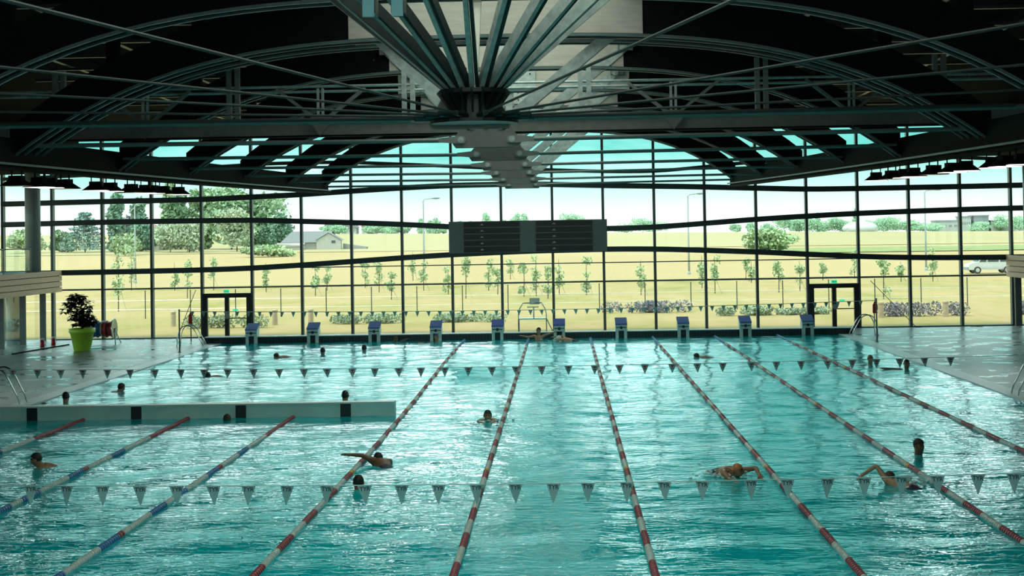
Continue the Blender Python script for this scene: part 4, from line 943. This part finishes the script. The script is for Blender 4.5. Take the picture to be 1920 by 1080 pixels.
# far tree line along the horizon
def far_tree(i, x, h, wd, kind, col, label, y=760):
    tree('distant_tree', label, x, y+random.uniform(-15, 15), h, wd, kind, col, 'trees on the horizon')
cnt = 0; seen_k = {}; ORD = ['leftmost', 'second', 'third', 'fourth', 'fifth', 'sixth', 'seventh', 'eighth', 'ninth', 'tenth', 'eleventh', 'twelfth']
for pxx, h, wd, k in sorted(((783, 7.5, 5, 'poplar'), (792, 6, 4, 'poplar'), (803, 6.5, 4.5, 'poplar'), (816, 7.5, 5, 'poplar'), (823, 6, 4, 'poplar'), (833, 5.5, 6, 'round'), (850, 5, 9, 'round'), (864, 6, 5, 'poplar'), (882, 6, 5, 'poplar'), (908, 10, 6, 'poplar'), (925, 7, 6, 'round'), (945, 6.5, 6, 'poplar'), (958, 7, 6, 'poplar'), (971, 9.4, 6, 'poplar'), (983, 9.4, 6, 'poplar'), (997, 6.5, 9, 'round'), (1072, 10.5, 12, 'round'), (1178, 5.5, 16, 'round'), (1203, 8.5, 13, 'round'), (1225, 6, 15, 'round'), (1380, 4.5, 7, 'round'), (1406, 5, 7, 'round'), (1432, 4.5, 8, 'round'),
                     (1472, 9, 14, 'round'), (1494, 6.5, 10, 'round'), (1512, 9, 12, 'round'), (1528, 9.5, 10, 'cone'), (1545, 6, 12, 'round'), (1563, 7.5, 14, 'round'), (1580, 6, 12, 'round'), (1612, 12, 7, 'cone'), (1628, 6.5, 12, 'round'), (1648, 8, 16, 'round'), (1668, 7.5, 16, 'round'), (1690, 6, 16, 'round'), (1712, 4.5, 14, 'round'), (1745, 4.5, 16, 'round'), (1830, 5, 14, 'round'), (1885, 9, 12, 'round'), (1905, 8, 14, 'round'),
                     (620, 4.5, 10, 'round'), (640, 5, 9, 'round'), (690, 4.5, 10, 'round'), (715, 5, 12, 'round'), (735, 5, 12, 'round'), (752, 5, 10, 'round'))):
    cnt += 1
    kinds = {'poplar': 'slim hazy poplar', 'round': 'small hazy round tree', 'cone': 'dark pointed hazy tree'}[k]
    where = ('between barn and scoreboard' if pxx < 770 else 'by the scoreboard left end' if pxx < 840 else 'above the scoreboard' if pxx < 1140 else 'right of the scoreboard' if pxx < 1450 else 'near the white dome' if pxx < 1700 else 'near the white buildings')
    n_ = seen_k.get((k, where), 0); seen_k[(k, where)] = n_+1
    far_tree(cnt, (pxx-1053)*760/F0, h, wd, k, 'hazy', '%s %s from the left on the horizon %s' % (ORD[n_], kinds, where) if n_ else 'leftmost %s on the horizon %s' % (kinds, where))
# saplings on the lawn
SAP = [(215, 455, 585), (240, 462, 545), (322, 490, 545), (346, 490, 560), (396, 485, 545), (495, 490, 548), (588, 500, 555), (610, 500, 545), (682, 487, 540), (708, 488, 548), (731, 505, 562), (772, 460, 520), (792, 487, 545), (838, 500, 552), (871, 478, 560), (914, 486, 545), (931, 503, 552), (955, 478, 518), (980, 492, 556), (1003, 478, 555), (1025, 496, 560), (1046, 483, 552), (1097, 478, 553), (1199, 485, 553), (1313, 475, 540), (1337, 475, 550), (1395, 482, 525), (1405, 484, 530), (1456, 485, 548), (1495, 486, 545), (1538, 493, 525), (1597, 467, 522), (1650, 482, 560), (1683, 488, 528), (1742, 462, 527)]
STK = mat('stake_wood', (.5, .42, .3), .9)
for i, (xp, yt, yb) in enumerate(SAP):
    hy = 439-(xp-1053)*.0169; Y = min(145, max(88, 4.29*F0/(yb-hy))); X = (xp-1053)*Y/F0; h = (yb-yt)*Y/F0
    nb = ['from the left on the lawn before the left trees', 'from the left in the row below the barn', 'from the left in the row left of the scoreboard', 'from the left in the row right under the scoreboard', 'from the left in the row right of the scoreboard', 'from the left in the row before the right door', 'from the left in the row near the white van'][min(6, i//5)]
    t = thing('young_tree', '%s staked sapling %s' % (['first', 'second', 'third', 'fourth', 'fifth'][i % 5], nb), 'sapling', (X, Y, gz(X, Y)), group='saplings on the lawn')
    MB().tube([(0, 0, -.1), (.03, 0, h*.5), (0, 0, h*.95)], [.035, .028, .01], 6).build('trunk', BARK, t)
    MB().tube([(.5, .1, -.1), (.03, 0, h*.42)], .02, 5).build('stake', STK, t)
    mb = MB()
    for k in range(6): leaf_cloud(mb, (random.uniform(-.2, .2), random.uniform(-.2, .2), h*random.uniform(.18, .93)), (.28, .28, h*.13), 42, .10)
    tag(mb.build('foliage', LEAVES['young'], t), kind='stuff')
# shrubs
for x, y, wx, h, c, l in ((-16.5, 74, 2.4, .7, 'shrub', 'low grey green shrub bed right of the green pot, outdoors'), (17.4, 75, 2.3, .75, 'lav', 'lavender bed on the lawn at the right, behind the far right deck'), (4.6, 82, 2.6, .7, 'lav', 'lavender bed behind the seventh and eighth blocks'), (-9.6, 76, 2.2, .5, 'shrub', 'low shrub bed behind the third block'), (-4.5, 76, 2.0, .45, 'shrub', 'low shrub bed behind the fourth block'), (8.6, 78, 2.2, .5, 'shrub', 'low shrub bed behind the ninth block'), (12.4, 78, 1.8, .4, 'shrub', 'low shrub bed behind the right glass door')):
    t = thing('low_shrub', l, 'shrub', (x, y, gz(x, y)), group='low shrub beds'); mb = MB()
    for k in range(9): leaf_cloud(mb, (random.uniform(-wx*.8, wx*.8), random.uniform(-.4, .4), h*.45), (wx*.25, .4, h*.5), 190, .07)
    tag(mb.build('foliage', LEAVES[c], t), kind='stuff'); MB().tube([(0, 0, -.05), (0, 0, h*.5)], .02, 5).build('stem', BARK, t)
# white van
vn = thing('white_van', 'white van parked on the field edge at the right', 'van', (38.9, 140, .02)); VW = mat('van_white', (.5, .51, .5), .3); VG = mat('van_glass', (.06, .08, .09), .1); TY = mat('tyre', (.03, .03, .03), .8)
prof = [(-2.1, .35), (2.0, .35), (2.05, .6), (2.05, 1.05), (1.85, 1.6), (-.6, 1.68), (-.85, 1.6), (-1.35, 1.05), (-2.05, .85), (-2.15, .6)]
MB().prism(prof, -.85, .85).build('body', VW, vn)
for a in ([(-1.2, 1.05), (-.55, 1.05), (-.55, 1.52), (-.78, 1.52)], [(-.42, 1.05), (.55, 1.05), (.55, 1.54), (-.42, 1.54)], [(.7, 1.05), (1.75, 1.05), (1.68, 1.5), (.7, 1.52)]): MB().prism(a, -.87, -.84).build('side_window', VG, vn)
MB().add([(-1.33, -.75, 1.08), (-1.33, .75, 1.08), (-.88, .7, 1.58), (-.88, -.7, 1.58)], [(0, 1, 2, 3)]).build('windscreen', VG, vn).location = (-.02, 0, .02)
for wx_ in (-1.35, 1.3):
    for s in (-1, 1): wl_ = MB().lathe([(.2, -.1), (.32, -.1), (.32, .1), (.2, .1)], (wx_, s*.8, .32), 16, 'y').build('wheel', TY, vn); MB().lathe([(.0, -.11), (.19, -.11), (.19, .11), (0, .11)], (wx_, s*.8, .32), 12, 'y').build('hub_cap', STEEL, wl_)
pbox('bumper', -2.22, -2.0, -.82, .82, .32, .6, mat('van_bumper', (.25, .26, .27), .5), vn); pbox('sill_stripe', -1.0, 1.0, -.875, -.84, .45, .65, mat('van_trim', (.45, .46, .47), .5), vn)
# barn and pink roofed house, dome, white buildings
RFG = mat('barn_roof_grey', (.19, .2, .21), .8, var=.1); WW = mat('whitewash', (.42, .41, .38), .8, var=.08, scale=1); PINK = mat('pink_tile_roof', (.38, .22, .20), .8, var=.1, scale=1)
bn = thing('barn', 'white farm barn with long grey roof left of centre', 'barn', (-54.5, 330, gz(-54, 330))); bn.scale = (1.05, 1, .66)
MB().box(-6, 5, 0, 8, 0, 2.6).build('wall', WW, bn); MB().prism([(1.5, 0), (6.5, 0), (6.5, 3.2), (4.0, 5.4), (1.5, 3.2)], -2, 0).build('gable', WW, bn)
MB().add([(-6.3, -.4, 2.5), (4, -.4, 2.5), (4, 4, 6.2), (-4.5, 4, 6.2), (-6.3, 8.4, 2.5), (5, 8.4, 2.5)], [(0, 1, 2, 3), (3, 2, 5, 4), (0, 3, 4)]).build('roof', RFG, bn)
MB().add([(1.3, -2.2, 3.1), (4, -2.2, 5.6), (4, 2.5, 5.6), (1.3, 2.5, 3.1), (6.7, -2.2, 3.1), (6.7, 2.5, 3.1)], [(0, 1, 2, 3), (1, 4, 5, 2)]).build('gable_roof', RFG, bn)
MB().prism([(-8.5, 0), (-1, 0), (-1, 1.6), (-7, 2.2), (-8.5, 1.2)], -4, -1).build('lean_to', WW, bn); MB().add([(-8.7, -4.2, 1.2), (-1, -4.2, 1.4), (-1, -.8, 2.4), (-7.6, -.8, 2.4)], [(0, 1, 2, 3)]).build('lean_to_roof', mat('lean_roof', (.42, .36, .36), .8), bn)
MB().box(4.6, 5.4, -2.06, -2.0, 2.2, 3.0).build('window', VG, bn); MB().prism([(6.7, 0), (11.5, 0), (11.5, .8), (6.7, 2.0)], 0, 3).build('annex', mat('annex_dark', (.25, .25, .24), .8), bn)
hs_ = thing('country_house', 'house with pink tiled roof half hidden by the left trees', 'house', (-95.6, 345, gz(-92, 345)-2.2))
MB().box(-4, 4, 0, 6, 0, 4.2).build('wall', WW, hs_); MB().add([(-4.6, -.5, 4), (4.6, -.5, 4), (2.6, 3, 8.2), (-2.6, 3, 8.2), (-4.6, 6.5, 4), (4.6, 6.5, 4)], [(0, 1, 2, 3), (3, 2, 5, 4), (0, 3, 4), (1, 5, 2)]).build('roof', PINK, hs_)
for x in (-2, 1.2): MB().box(x, x+1, -.06, 0, 1.5, 3).build('window', VG, hs_)
dm = thing('white_dome', 'low white tent like dome among trees on the right horizon', 'building', (145, 745, gz(145, 745)))
MB().ball((0, 0, 1.6), (9, 6, 3.6), 20, 8).build('canopy', mat('dome_white', (.5, .52, .52), .6), dm, True); MB().box(-7.6, 7.6, -4, 4, 0, 1.9).build('wall', WW, dm)
WB = mat('far_white_wall', (.40, .42, .42), .8, var=.05); GB = mat('far_grey_wall', (.22, .25, .27), .8, var=.08)
for k, (pxx, wd, h, c, l) in enumerate(((1772, 12, 5.5, WB, 'leftmost white block building on the right horizon'), (1806, 5, 7.5, WB, 'white block building with grey upper storeys on the right horizon'), (1834, 7.5, 8, GB, 'grey long building on the right horizon'), (1882, 16, 5.5, WB, 'rightmost pale long building on the horizon'), (728, 8, 3.5, WB, 'small white house on the horizon left of the scoreboard'), (652, 8, 3.5, WB, 'small white house on the horizon above the barn field'), (690, 7, 4, WB, 'white house with pale roof on the left horizon'), (618, 7, 3.5, WB, 'small white house on the horizon right of the barn'))):
    x = (pxx-1053)*775/F0; b = thing('distant_building', l, 'building', (x, 775, gz(x, 775)-.3), group='buildings on the horizon')
    MB().box(-wd/2, wd/2, 0, 10, 0, h).build('wall', c, b)
    if pxx < 800: MB().prism([(-wd/2-.6, h), (wd/2+.6, h), (wd*.3, h+2.6), (-wd*.3, h+2.6)], -.5, 10.5).build('roof', RFG if k % 2 else PINK, b)
    else: MB().box(-wd/2-.3, wd/2+.3, -.3, 10.3, h, h+.6).build('roof_edge', GB, b)
    for q in range(4): MB().box(-wd*.4+wd*.22*q, -wd*.4+wd*.22*q+wd*.13, -.12, .0, h*.5, h*.68).build('window', GB, b)
